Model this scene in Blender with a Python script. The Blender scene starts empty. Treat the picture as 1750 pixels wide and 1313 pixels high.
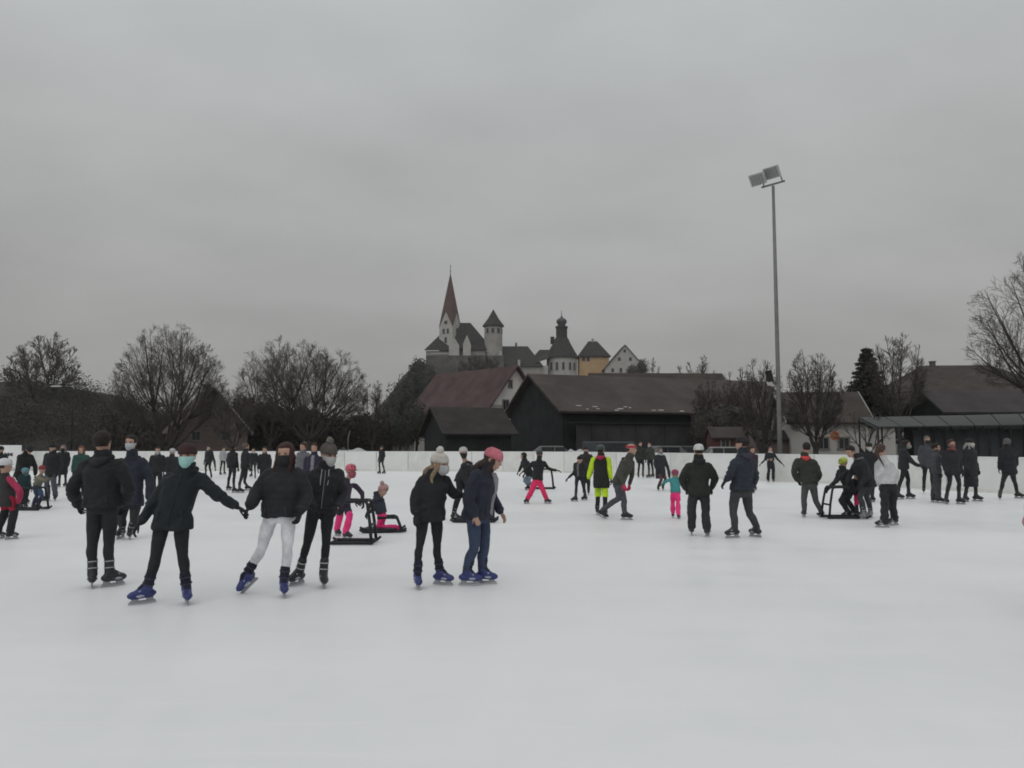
import bpy, math, random
import numpy as np
from mathutils import Vector
random.seed(7); RNG = np.random.default_rng(7)
R = math.radians
scene = bpy.context.scene
COL = scene.collection

# ------------------------------------------------------------------ camera
F, CX, CY, CAMZ = 1347.0, 875.0, 656.5, 1.65        # focal length and centre of the 1750x1313 photograph
PITCH = math.atan(103.5 / F)
cam_d = bpy.data.cameras.new('camera'); cam = bpy.data.objects.new('camera', cam_d); COL.objects.link(cam)
cam.location = (0, 0, CAMZ); cam.rotation_euler = (R(90) + PITCH, 0, 0)
cam_d.sensor_width = 36; cam_d.lens = 36 * F / 1750; cam_d.clip_end = 6000; cam_d.clip_start = 0.05
scene.camera = cam

# ------------------------------------------------------------------ overcast sky
w = bpy.data.worlds.new('World'); scene.world = w; w.use_nodes = True
nt = w.node_tree; N = nt.nodes; Lk = nt.links; N.clear()
SUN_EL, SUN_AZ = R(38), R(200)
def nd(t, **kw):
    n = N.new(t)
    for k, v in kw.items(): setattr(n, k, v)
    return n
def math_n(op, a, b=None):
    n = nd('ShaderNodeMath', operation=op)
    for i, v in enumerate((a, b)):
        if v is None: continue
        if isinstance(v, (int, float)): n.inputs[i].default_value = v
        else: Lk.new(v, n.inputs[i])
    return n.outputs[0]
tc = nd('ShaderNodeTexCoord'); sep = nd('ShaderNodeSeparateXYZ'); Lk.new(tc.outputs['Generated'], sep.inputs[0])
el = math_n('MAXIMUM', sep.outputs[2], 0.0)
den = math_n('ADD', el, 0.30)
px_ = math_n('DIVIDE', sep.outputs[0], den); py_ = math_n('DIVIDE', sep.outputs[1], den)
cmb = nd('ShaderNodeCombineXYZ'); Lk.new(px_, cmb.inputs[0]); Lk.new(py_, cmb.inputs[1])
def noise(scale, detail, rough, off):
    mp = nd('ShaderNodeMapping'); mp.inputs['Location'].default_value = off
    mp.inputs['Scale'].default_value = (1, 1.25, 1)
    Lk.new(cmb.outputs[0], mp.inputs[0])
    n = nd('ShaderNodeTexNoise'); n.inputs['Scale'].default_value = scale
    n.inputs['Detail'].default_value = detail; n.inputs['Roughness'].default_value = rough
    Lk.new(mp.outputs[0], n.inputs['Vector']); return n.outputs['Fac']
cl = math_n('ADD', math_n('MULTIPLY', noise(1.15, 4, 0.45, (7.7, 2.4, 0)), 0.6), math_n('MULTIPLY', noise(3.0, 4, 0.5, (9.2, 5.0, 0)), 0.4))
cl = math_n('ADD', math_n('MULTIPLY', math_n('SUBTRACT', cl, 0.5), 0.62), 1.0)          # cloud brightness round 1
cie = math_n('ADD', math_n('MULTIPLY', math_n('ADD', math_n('MULTIPLY', el, 0.55), 0.96), el), 0.945)                                # CIE overcast: zenith about 3x the horizon
lum = math_n('MULTIPLY', cl, cie)
rgb = nd('ShaderNodeMix', data_type='RGBA', blend_type='MIX')
Lk.new(math_n('MINIMUM', math_n('MULTIPLY', el, 2.2), 1.0), rgb.inputs[0])
rgb.inputs[6].default_value = (1.0, 0.982, 0.948, 1); rgb.inputs[7].default_value = (0.965, 1.0, 1.005, 1)
cloud = nd('ShaderNodeVectorMath', operation='SCALE'); Lk.new(rgb.outputs[2], cloud.inputs[0]); Lk.new(lum, cloud.inputs['Scale'])
sky = nd('ShaderNodeTexSky', sky_type='NISHITA'); sky.sun_disc = False
sky.sun_elevation = SUN_EL; sky.sun_rotation = SUN_AZ; sky.air_density = 1.0; sky.dust_density = 4.0
bg1 = nd('ShaderNodeBackground'); Lk.new(cloud.outputs[0], bg1.inputs[0]); bg1.inputs[1].default_value = 0.343
bg2 = nd('ShaderNodeBackground'); Lk.new(sky.outputs[0], bg2.inputs[0]); bg2.inputs[1].default_value = 0.05
mx = nd('ShaderNodeMixShader'); mx.inputs[0].default_value = 0.04
Lk.new(bg1.outputs[0], mx.inputs[1]); Lk.new(bg2.outputs[0], mx.inputs[2])
wo = nd('ShaderNodeOutputWorld'); Lk.new(mx.outputs[0], wo.inputs[0])

sd = bpy.data.lights.new('sun', 'SUN'); sd.energy = 0.5; sd.angle = R(60); sd.color = (1, 0.97, 0.93)
so = bpy.data.objects.new('sun', sd); COL.objects.link(so)
so.rotation_euler = (R(90) - SUN_EL, 0, R(180) - SUN_AZ + R(0))

vs = scene.view_settings; vs.view_transform = 'Standard'; vs.look = 'None'; vs.exposure = 0.0; vs.gamma = 1.0
vs.use_curve_mapping = False
scene.cycles.use_denoising = True
scene.cycles.filter_width = 1.8
scene.cycles.max_bounces = 6; scene.cycles.diffuse_bounces = 3; scene.cycles.glossy_bounces = 2
scene.cycles.transparent_max_bounces = 6; scene.cycles.caustics_reflective = False; scene.cycles.caustics_refractive = False

# ------------------------------------------------------------------ helpers
SP, CP = math.sin(PITCH), math.cos(PITCH)
def P(px, py, Y):
    """photo pixel at distance Y (metres ahead of the camera) -> world point"""
    u, v = px - CX, CY - py
    t = Y / (F * CP - v * SP)
    return np.array([u * t, Y, CAMZ + (F * SP + v * CP) * t])
def G(px, py):
    """photo pixel on the ice -> world point"""
    u, v = px - CX, CY - py
    t = -CAMZ / (F * SP + v * CP)
    return np.array([u * t, (F * CP - v * SP) * t, 0.0])

MATS = {}
def mat(name, color, rough=0.85, var=0.18, scale=6.0, bump=0.0, bscale=60.0, metallic=0.0, spec=0.3, alpha=None, color2=None, detail=4.0, sheen=0.0, stripe=None):
    key = name
    if key in MATS: return MATS[key]
    m = bpy.data.materials.new(name); m.use_nodes = True
    n = m.node_tree.nodes; l = m.node_tree.links
    b = n['Principled BSDF']
    b.inputs['Roughness'].default_value = rough; b.inputs['Metallic'].default_value = metallic
    b.inputs['Specular IOR Level'].default_value = spec
    t = n.new('ShaderNodeTexCoord')
    nz = n.new('ShaderNodeTexNoise'); nz.inputs['Scale'].default_value = scale; nz.inputs['Detail'].default_value = detail
    nz.inputs['Roughness'].default_value = 0.6
    l.new(t.outputs['Object'], nz.inputs['Vector'])
    r = n.new('ShaderNodeValToRGB')
    c = np.array(color[:3]); c2 = np.array(color2[:3]) if color2 is not None else np.clip(c * (1 + var), 0, 1)
    c1 = c if color2 is not None else c * (1 - var)
    r.color_ramp.elements[0].position = 0.3; r.color_ramp.elements[1].position = 0.7
    r.color_ramp.elements[0].color = (*c1, 1); r.color_ramp.elements[1].color = (*c2, 1)
    l.new(nz.outputs['Fac'], r.inputs[0])
    if stripe:                                    # courses of tiles or upright boards
        sx_ = n.new('ShaderNodeSeparateXYZ'); l.new(t.outputs['Object'], sx_.inputs[0])
        def mm(op, a_, b_):
            q = n.new('ShaderNodeMath'); q.operation = op
            for i_, v_ in enumerate((a_, b_)):
                if isinstance(v_, (int, float)): q.inputs[i_].default_value = v_
                else: l.new(v_, q.inputs[i_])
            return q.outputs[0]
        n2 = n.new('ShaderNodeTexNoise'); n2.inputs['Scale'].default_value = 1.7; n2.inputs['Detail'].default_value = 6; l.new(t.outputs['Object'], n2.inputs['Vector'])
        ph = mm('FRACT', mm('ADD', mm('DIVIDE', sx_.outputs[stripe[0]], stripe[1]), mm('MULTIPLY', n2.outputs['Fac'], .35)), 0.0)
        fa = mm('ADD', 1.0 - stripe[2], mm('MULTIPLY', mm('ADD', mm('MULTIPLY', ph, .8), n2.outputs['Fac']), stripe[2] * 1.5))
        vm = n.new('ShaderNodeVectorMath'); vm.operation = 'SCALE'; l.new(r.outputs[0], vm.inputs[0]); l.new(fa, vm.inputs['Scale']); l.new(vm.outputs[0], b.inputs['Base Color'])
    else: l.new(r.outputs[0], b.inputs['Base Color'])
    if bump > 0:
        nb = n.new('ShaderNodeTexNoise'); nb.inputs['Scale'].default_value = bscale; nb.inputs['Detail'].default_value = 3
        l.new(t.outputs['Object'], nb.inputs['Vector'])
        bp = n.new('ShaderNodeBump'); bp.inputs['Strength'].default_value = bump; bp.inputs['Distance'].default_value = 0.02
        l.new(nb.outputs['Fac'], bp.inputs['Height']); l.new(bp.outputs[0], b.inputs['Normal'])
    b.inputs['Sheen Weight'].default_value = sheen
    b.inputs['Sheen Roughness'].default_value = 0.5
    MATS[key] = m; return m
def cloth(color, rough=0.85, name=None):
    return mat(name or 'cloth_%02x%02x%02x' % tuple(int(min(c, 1) * 255) for c in color), color, rough, 0.26, 7, 0.45, 70, sheen=0.03)

def mesh_obj(name, verts, faces, m, parent=None, smooth=False, origin=None):
    verts = np.asarray(verts, float)
    if origin is not None: verts = verts - np.asarray(origin)
    me = bpy.data.meshes.new(name)
    me.from_pydata(verts.tolist(), [], faces)
    if smooth: me.polygons.foreach_set('use_smooth', [True] * len(me.polygons))
    if m is not None: me.materials.append(m)
    me.update()
    o = bpy.data.objects.new(name, me); COL.objects.link(o)
    if parent is not None: o.parent = parent
    return o
def empty(name, loc, label, cat, group=None):
    o = bpy.data.objects.new(name, None); COL.objects.link(o); o.location = tuple(float(v) for v in loc)
    o.empty_display_size = 0.2
    o['label'] = label; o['category'] = cat
    if group: o['group'] = group
    return o
def tag(o, label, cat, group=None, kind=None):
    if label: o['label'] = label
    if cat: o['category'] = cat
    if group: o['group'] = group
    if kind: o['kind'] = kind
    return o
class MB:
    """collects simple solids into one mesh"""
    def __init__(s): s.v = []; s.f = []; s.n = 0
    def add(s, v, f):
        v = np.asarray(v, float); s.v.append(v); s.f += [tuple(i + s.n for i in q) for q in f]; s.n += len(v); return s
    def box(s, c, size, rz=0, ax=None):
        c = np.asarray(c, float); h = np.asarray(size, float) / 2
        q = np.array([[x, y, z] for x in (-1, 1) for y in (-1, 1) for z in (-1, 1)]) * h
        if ax is not None: q = q @ np.asarray(ax)
        elif rz: ca, sa = math.cos(rz), math.sin(rz); q = q @ np.array([[ca, sa, 0], [-sa, ca, 0], [0, 0, 1]])
        return s.add(q + c, [(0, 1, 3, 2), (4, 6, 7, 5), (0, 4, 5, 1), (2, 3, 7, 6), (0, 2, 6, 4), (1, 5, 7, 3)])
    def tube(s, pts, rad, n=8, cap=True):
        pts = np.asarray(pts, float)
        rad = np.broadcast_to(np.asarray(rad, float), (len(pts),))
        v, f = tube(pts, rad, n, cap); return s.add(v, f)
    def ell(s, c, r, n=12, m=8, ax=None):
        v, f = ellipsoid(c, r, n, m, ax); return s.add(v, f)
    def build(s, name, m, parent=None, smooth=False, origin=None):
        return mesh_obj(name, np.vstack(s.v), s.f, m, parent, smooth, origin)
def unit(v): v = np.asarray(v, float); return v / max(np.linalg.norm(v), 1e-9)
def loft_rings(rings, cap=True):
    n = len(rings[0]); v = np.vstack(rings); f = []
    for i in range(len(rings) - 1):
        for j in range(n):
            a, b = i * n + j, i * n + (j + 1) % n
            f.append((a, b, b + n, a + n))
    if cap:
        f.append(tuple(range(n - 1, -1, -1))); o = (len(rings) - 1) * n; f.append(tuple(range(o, o + n)))
    return v, f
def tube(pts, rad, n=8, cap=True, ell=None):
    pts = np.asarray(pts, float); rings = []; K = len(pts)
    ref = None
    for i in range(K):
        d = unit(pts[min(i + 1, K - 1)] - pts[max(i - 1, 0)])
        if ref is None:
            ref = np.array([1., 0, 0]) if abs(d[0]) < 0.8 else np.array([0, 1., 0])
        u = unit(ref - d * np.dot(ref, d)); ref = u; w_ = np.cross(d, u)
        a = np.linspace(0, 2 * np.pi, n, endpoint=False)
        rings.append(pts[i] + rad[i] * (np.outer(np.cos(a), u) + np.outer(np.sin(a), w_)))
    return loft_rings(rings, cap)
def ellipsoid(c, r, n=12, m=8, ax=None):
    r = np.broadcast_to(np.asarray(r, float), (3,))
    rings = []
    for i in range(m + 1):
        t = np.pi * (0.04 + 0.92 * i / m) ; z = -math.cos(t); q = math.sin(t)
        a = np.linspace(0, 2 * np.pi, n, endpoint=False)
        p = np.stack([np.cos(a) * q, np.sin(a) * q, np.full(n, z)], 1) * r
        if ax is not None: p = p @ np.asarray(ax)
        rings.append(p + np.asarray(c, float))
    return loft_rings(rings)
def limb(pts, rad, n=10, sub=4):
    """tapered rounded limb through the joints"""
    pts = [np.asarray(p, float) for p in pts]; P_, R_ = [], []
    ext = [2 * pts[0] - pts[1]] + pts + [2 * pts[-1] - pts[-2]]
    for i in range(len(pts) - 1):
        p0, p1, p2, p3 = ext[i], ext[i + 1], ext[i + 2], ext[i + 3]
        for k in range(sub):
            t = k / sub
            cr = 0.5 * ((2 * p1) + (p2 - p0) * t + (2 * p0 - 5 * p1 + 4 * p2 - p3) * t * t + (3 * p1 - p0 - 3 * p2 + p3) * t ** 3)
            P_.append(0.65 * cr + 0.35 * (p1 + (p2 - p1) * t)); R_.append(rad[i] + (rad[i + 1] - rad[i]) * t)
    P_.append(pts[-1]); R_.append(rad[-1])
    d0 = unit(P_[0] - P_[1]); d1 = unit(P_[-1] - P_[-2])
    P_ = [P_[0] + d0 * R_[0] * 0.85] + P_ + [P_[-1] + d1 * R_[-1] * 0.85]
    R_ = [R_[0] * 0.45] + R_ + [R_[-1] * 0.45]
    return tube(P_, R_, n)

JOBS = []
def remeshed(name, mb, m, parent, origin, voxel, smooth=6, disp=None, dec=None):
    """union of the collected solids as one continuous skin"""
    o = mb.build(name, m, parent, True, origin)
    md = o.modifiers.new('r', 'REMESH'); md.mode = 'VOXEL'; md.voxel_size = voxel; md.use_smooth_shade = True
    if smooth:
        ms = o.modifiers.new('s', 'SMOOTH'); ms.factor = 0.5; ms.iterations = smooth
    if dec:
        mdc = o.modifiers.new('d', 'DECIMATE'); mdc.ratio = dec
    JOBS.append((o, disp)); return o
def wrinkle(seed, amp, freq, quilt=0.0, qstep=0.07):
    g = np.random.default_rng(seed)
    K = [(g.normal(size=3) * freq * (0.6 + 0.5 * i), g.uniform(0, 6.28)) for i in range(5)]
    Wp = [(g.normal(size=3) * freq * 0.5, g.uniform(0, 6.28)) for i in range(3)]
    def fn(v):
        wv = v + 0.05 * np.stack([np.sin(v @ k + p) for k, p in Wp], 1)
        s = sum(np.sin(wv @ (k * np.array([0.8, 0.8, 1.3])) + p) / (1 + 0.35 * i) for i, (k, p) in enumerate(K)) / 2.6
        d = amp * s
        if quilt:
            d = d + quilt * (np.abs(np.sin(np.pi * (v[:, 2] + 0.02 * s) / qstep)) ** 0.6 - 0.6)
        return d
    return fn
def finish_jobs():
    dg = bpy.context.evaluated_depsgraph_get(); dg.update()
    for o, disp in JOBS:
        me = bpy.data.meshes.new_from_object(o.evaluated_get(dg), depsgraph=dg)
        old = o.data; me.name = old.name
        if disp is not None and len(me.vertices):
            n = len(me.vertices); v = np.empty(n * 3); me.vertices.foreach_get('co', v); v = v.reshape(-1, 3)
            nn = np.empty(n * 3); me.vertex_normals.foreach_get('vector', nn); nn = nn.reshape(-1, 3)
            v += nn * disp(v)[:, None]; me.vertices.foreach_set('co', v.ravel())
        me.polygons.foreach_set('use_smooth', [True] * len(me.polygons))
        o.modifiers.clear(); o.data = me; me.update(); bpy.data.meshes.remove(old)
    JOBS.clear()

# ------------------------------------------------------------------ ground, ice, boards
def catmull(pts, step):
    pts = [np.array(p, float) for p in pts]; out = []
    ext = [2 * pts[0] - pts[1]] + pts + [2 * pts[-1] - pts[-2]]
    for i in range(len(pts) - 1):
        p0, p1, p2, p3 = ext[i:i + 4]
        for t in np.linspace(0, 1, 40, endpoint=False):
            out.append(0.5 * ((2 * p1) + (p2 - p0) * t + (2 * p0 - 5 * p1 + 4 * p2 - p3) * t * t + (3 * p1 - p0 - 3 * p2 + p3) * t ** 3))
    out.append(pts[-1]); out = np.array(out)
    s = np.r_[0, np.cumsum(np.linalg.norm(np.diff(out, axis=0), axis=1))]
    q = np.arange(0, s[-1], step)
    return np.stack([np.interp(q, s, out[:, 0]), np.interp(q, s, out[:, 1])], 1)
BOARD = catmull([(-62, 47), (-50, 50), (-30, 50.5), (-10, 49.4), (-2, 48.6), (3.5, 46.2), (6.9, 42), (9.7, 38.2), (12.4, 35), (14.1, 32.2), (15.5, 29.2), (17.3, 25.6), (19.5, 20), (21, 10), (21.5, -6)], 2.0)

def ice_material():
    m = bpy.data.materials.new('scuffed_ice'); m.use_nodes = True
    n = m.node_tree.nodes; l = m.node_tree.links; b = n['Principled BSDF']
    t = n.new('ShaderNodeTexCoord')
    def nz(scale, sc, detail, rough=0.55, rot=0.0):
        mp = n.new('ShaderNodeMapping'); mp.inputs['Scale'].default_value = sc; mp.inputs['Rotation'].default_value = (0, 0, rot)
        l.new(t.outputs['Object'], mp.inputs[0])
        q = n.new('ShaderNodeTexNoise'); q.inputs['Scale'].default_value = scale; q.inputs['Detail'].default_value = detail
        q.inputs['Roughness'].default_value = rough; q.inputs['Distortion'].default_value = 0.6
        l.new(mp.outputs[0], q.inputs['Vector']); return q.outputs['Fac']
    def mth(op, a, b_=None):
        q = n.new('ShaderNodeMath'); q.operation = op
        for i, v in enumerate((a, b_)):
            if v is None: continue
            if isinstance(v, (int, float)): q.inputs[i].default_value = v
            else: l.new(v, q.inputs[i])
        return q.outputs[0]
    big = nz(0.22, (1, 1, 1), 5); mid = nz(1.3, (1, 0.6, 1), 5, 0.65, 0.4)
    scr = [nz(6.0, (0.12, 3.2, 1), 3, 0.6, r) for r in (0.25, -0.6, 1.2, 2.3)]
    sc = mth('MAXIMUM', mth('MAXIMUM', scr[0], scr[1]), mth('MAXIMUM', scr[2], scr[3]))
    sc = mth('MULTIPLY', mth('MAXIMUM', mth('SUBTRACT', sc, 0.635), 0.0), 1.1)       # thin blade marks filled with shavings
    swath = nz(0.55, (0.22, 1.7, 1), 4, 0.55, 0.12); swath2 = nz(0.9, (0.3, 1.5, 1), 4, 0.6, -0.5)
    fac = mth('ADD', mth('ADD', mth('MULTIPLY', big, 0.42), mth('MULTIPLY', swath, 0.18)), mth('ADD', mth('ADD', mth('MULTIPLY', mid, 0.22), mth('MULTIPLY', swath2, 0.18)), sc))
    r = n.new('ShaderNodeValToRGB')
    r.color_ramp.elements[0].position = 0.38; r.color_ramp.elements[1].position = 0.62
    r.color_ramp.elements[0].color = (0.79, 0.80, 0.812, 1); r.color_ramp.elements[1].color = (0.86, 0.86, 0.862, 1)
    l.new(fac, r.inputs[0]); l.new(r.outputs[0], b.inputs['Base Color'])
    rr = n.new('ShaderNodeMapRange'); rr.inputs[1].default_value = 0.35; rr.inputs[2].default_value = 0.7
    rr.inputs[3].default_value = 0.32; rr.inputs[4].default_value = 0.58
    l.new(fac, rr.inputs[0]); l.new(rr.outputs[0], b.inputs['Roughness'])
    b.inputs['IOR'].default_value = 1.31; b.inputs['Specular IOR Level'].default_value = 0.35
    bp = n.new('ShaderNodeBump'); bp.inputs['Strength'].default_value = 0.25; bp.inputs['Distance'].default_value = 0.01
    l.new(fac, bp.inputs['Height']); l.new(bp.outputs[0], b.inputs['Normal'])
    return m
ground = mesh_obj('ground', [(-1500, -200, -0.03), (1500, -200, -0.03), (1500, 2500, -0.03), (-1500, 2500, -0.03)], [(0, 1, 2, 3)],
                  mat('winter_grass', (0.05, 0.05, 0.03), 0.95, scale=0.25, color2=(0.34, 0.34, 0.34), detail=8))
ground['kind'] = 'structure'
poly = [(x, y, 0) for x, y in BOARD] + [(-62, -6, 0)]
ice = mesh_obj('ice_rink', poly[::-1], [tuple(range(len(poly)))], ice_material()); ice['kind'] = 'structure'

m_board = mat('white_board_plastic', (0.72, 0.725, 0.715), 0.5, 0.07, 1.2, 0.0)
m_boarddirt = mat('board_kick_plate', (0.68, 0.68, 0.65), 0.55, 0.1, 2.0)
m_rail = mat('board_cap_rail', (0.82, 0.83, 0.83), 0.4, 0.04, 2)
M_BOARDS = [m_board, mat('scuffed_board_plastic', (0.69, 0.695, 0.68), 0.55, 0.12, 1.7), mat('newer_board_plastic', (0.745, 0.75, 0.745), 0.5, 0.05, 1.0)]
bw = empty('rink_boards', (0, 48, 0), 'curving white plastic boards that fence the far side of the ice', 'barrier')
for i in range(len(BOARD) - 1):
    a, b = BOARD[i], BOARD[i + 1]
    if b[1] < 8: break
    d = b - a; L = np.linalg.norm(d); rz = math.atan2(d[1], d[0]); c = (a + b) / 2
    p = MB().box((0, 0, 0.66), (L - 0.03, 0.06, 1.08)).build('panel', M_BOARDS[(i * 7) % 3], bw); k = MB().box((0, 0, 0.06), (L - 0.008, 0.075, 0.12)).build('kick_plate', m_boarddirt, bw)
    r_ = MB().box((0, 0, 1.215), (L - 0.004, 0.10, 0.03)).build('cap_rail', m_rail, bw)
    for o in (p, k, r_): o.location = (c[0], c[1] - 48, 0); o.rotation_euler = (0, 0, rz + random.uniform(-.004, .004))

# ------------------------------------------------------------------ background: hills and woodland
def flakes(mb, c, r, n, s, shell=0.62, flat=1.0):
    """leaf / twig clumps spread through an ellipsoid"""
    d = RNG.normal(size=(n, 3)); d /= np.linalg.norm(d, axis=1)[:, None]
    q = d * (shell + (1.06 - shell) * RNG.random((n, 1)) ** 0.7) * (1 + 0.12 * np.sin(d @ np.array([5.1, 4.2, 6.3]) + c[0])[:, None])
    ctr = np.asarray(c) + q * np.asarray(r)
    a = RNG.normal(size=(n, 3)); a /= np.linalg.norm(a, axis=1)[:, None]
    b = np.cross(a, RNG.normal(size=(n, 3))); b /= np.linalg.norm(b, axis=1)[:, None]
    sz = s * (0.5 + RNG.random((n, 1)))
    a = a * sz; b = b * sz * 0.55
    v = np.stack([ctr - a, ctr - b * 0.8, ctr + a, ctr + b], 1).reshape(-1, 3)
    mb.add(v, [(4 * i, 4 * i + 1, 4 * i + 2, 4 * i + 3) for i in range(n)])
m_ever = mat('dark_evergreen_foliage', (0.050, 0.054, 0.047), 0.9, 0.15, 0.8)
m_thick = mat('bare_brown_thicket', (0.064, 0.058, 0.051), 0.95, 0.12, 0.6)
m_twigm = mat('bare_grey_thicket', (0.095, 0.082, 0.074), 0.95, 0.15, 0.6)
m_bark = mat('wet_dark_bark', (0.058, 0.051, 0.046), 0.95, 0.25, 3, 0.4, 12)
m_twig = mat('twig_bark', (0.082, 0.073, 0.067), 0.95, 0.2, 2)
m_twigr = mat('reddish_twig_bark', (0.09, 0.070, 0.064), 0.95, 0.2, 2)
m_hill = mat('hill_soil', (0.035, 0.032, 0.026), 0.95, 0.3, 0.08)

def profile_hill(name, pts, Y, Y0, Y1, m):
    """ridge whose skyline passes through the given photo points at distance Y"""
    W = [P(a, b, Y) for a, b in pts]; xs = np.array([q[0] for q in W]); zs = np.array([q[2] for q in W])
    X = np.linspace(xs[0], xs[-1], 90); Yv = np.r_[np.linspace(Y0, Y, 14), np.linspace(Y, Y1, 8)[1:]]
    Z = np.interp(X, xs, zs); v = []
    for yv in Yv:
        t = (yv - Y0) / (Y - Y0) if yv <= Y else (Y1 - yv) / (Y1 - Y)
        t = t * t * (3 - 2 * t)
        v += [(x, yv, -0.1 + (z + 0.1) * t + 0.4 * math.sin(x * .31 + yv * .2)) for x, z in zip(X, Z)]
    n = len(X); f = [(j * n + i, j * n + i + 1, (j + 1) * n + i + 1, (j + 1) * n + i) for j in range(len(Yv) - 1) for i in range(n - 1)]
    o = mesh_obj(name, v, f, m, None, True); o['kind'] = 'structure'; return X, Z
HL = [(-420, 600), (-200, 625), (0, 652), (70, 656), (140, 663), (185, 684), (235, 702), (300, 720), (420, 745)]
profile_hill('wooded_hill', HL, 150, 105, 230, m_hill)
wood = MB()
for k in range(330):
    px = random.uniform(-300, 330); t = random.random()
    top = np.interp(px, [a for a, b in HL], [b for a, b in HL]) - 8
    Y = 112 + 40 * t; q = P(px, top + (765 - top) * (1 - t) * random.uniform(.7, 1), Y)
    flakes(wood, q, np.array([2.6, 2.2, 2.0 + random.random() * 1.2]), 290, 0.155, 0.3)
tag(wood.build('woodland', m_thick), 'dark bare woodland that covers the low hill at the left edge', 'woodland', kind='stuff')

CH = [(560, 775), (640, 752), (668, 700), (690, 665), (708, 632), (735, 622), (860, 646), (920, 650), (1100, 648), (1200, 655), (1300, 680), (1420, 715), (1600, 765)]
profile_hill('church_hill', CH, 318, 190, 470, m_hill)
wood = MB()
for k in range(420):
    px = random.uniform(650, 1330); t = random.random() ** 0.6
    top = np.interp(px, [a for a, b in CH], [b for a, b in CH])
    q = P(px, top + (770 - top) * (1 - t), 215 + 100 * t)
    if 735 < px < 1100: q[2] -= 1.8
    flakes(wood, q, np.array([3.8, 3.0, 2.6 + random.random() * 1.4]), 120, 0.36, 0.3)
tag(wood.build('woodland', m_thick), 'dark leafless scrub on the slope below the church', 'woodland', kind='stuff')

# ------------------------------------------------------------------ trees and hedges
def segs_mesh(mb, A, B, ra, rb, n=3):
    """many straight prisms at once: A->B with radii"""
    A = np.asarray(A); B = np.asarray(B); d = B - A; d /= np.maximum(np.linalg.norm(d, axis=1), 1e-6)[:, None]
    ref = np.where(np.abs(d[:, :1]) < 0.8, np.array([[1., 0, 0]]), np.array([[0, 1., 0]]))
    u = np.cross(d, ref); u /= np.linalg.norm(u, axis=1)[:, None]; w_ = np.cross(d, u)
    vs_ = []
    for base, rad in ((A, ra), (B, rb)):
        for k in range(n):
            a = 2 * math.pi * k / n
            vs_.append(base + np.asarray(rad)[:, None] * (math.cos(a) * u + math.sin(a) * w_))
    v = np.stack(vs_, 1).reshape(-1, 3); f = []
    for i in range(len(A)):
        o = i * 2 * n
        for k in range(n): f.append((o + k, o + (k + 1) % n, o + n + (k + 1) % n, o + n + k))
    mb.add(v, f)
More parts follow.
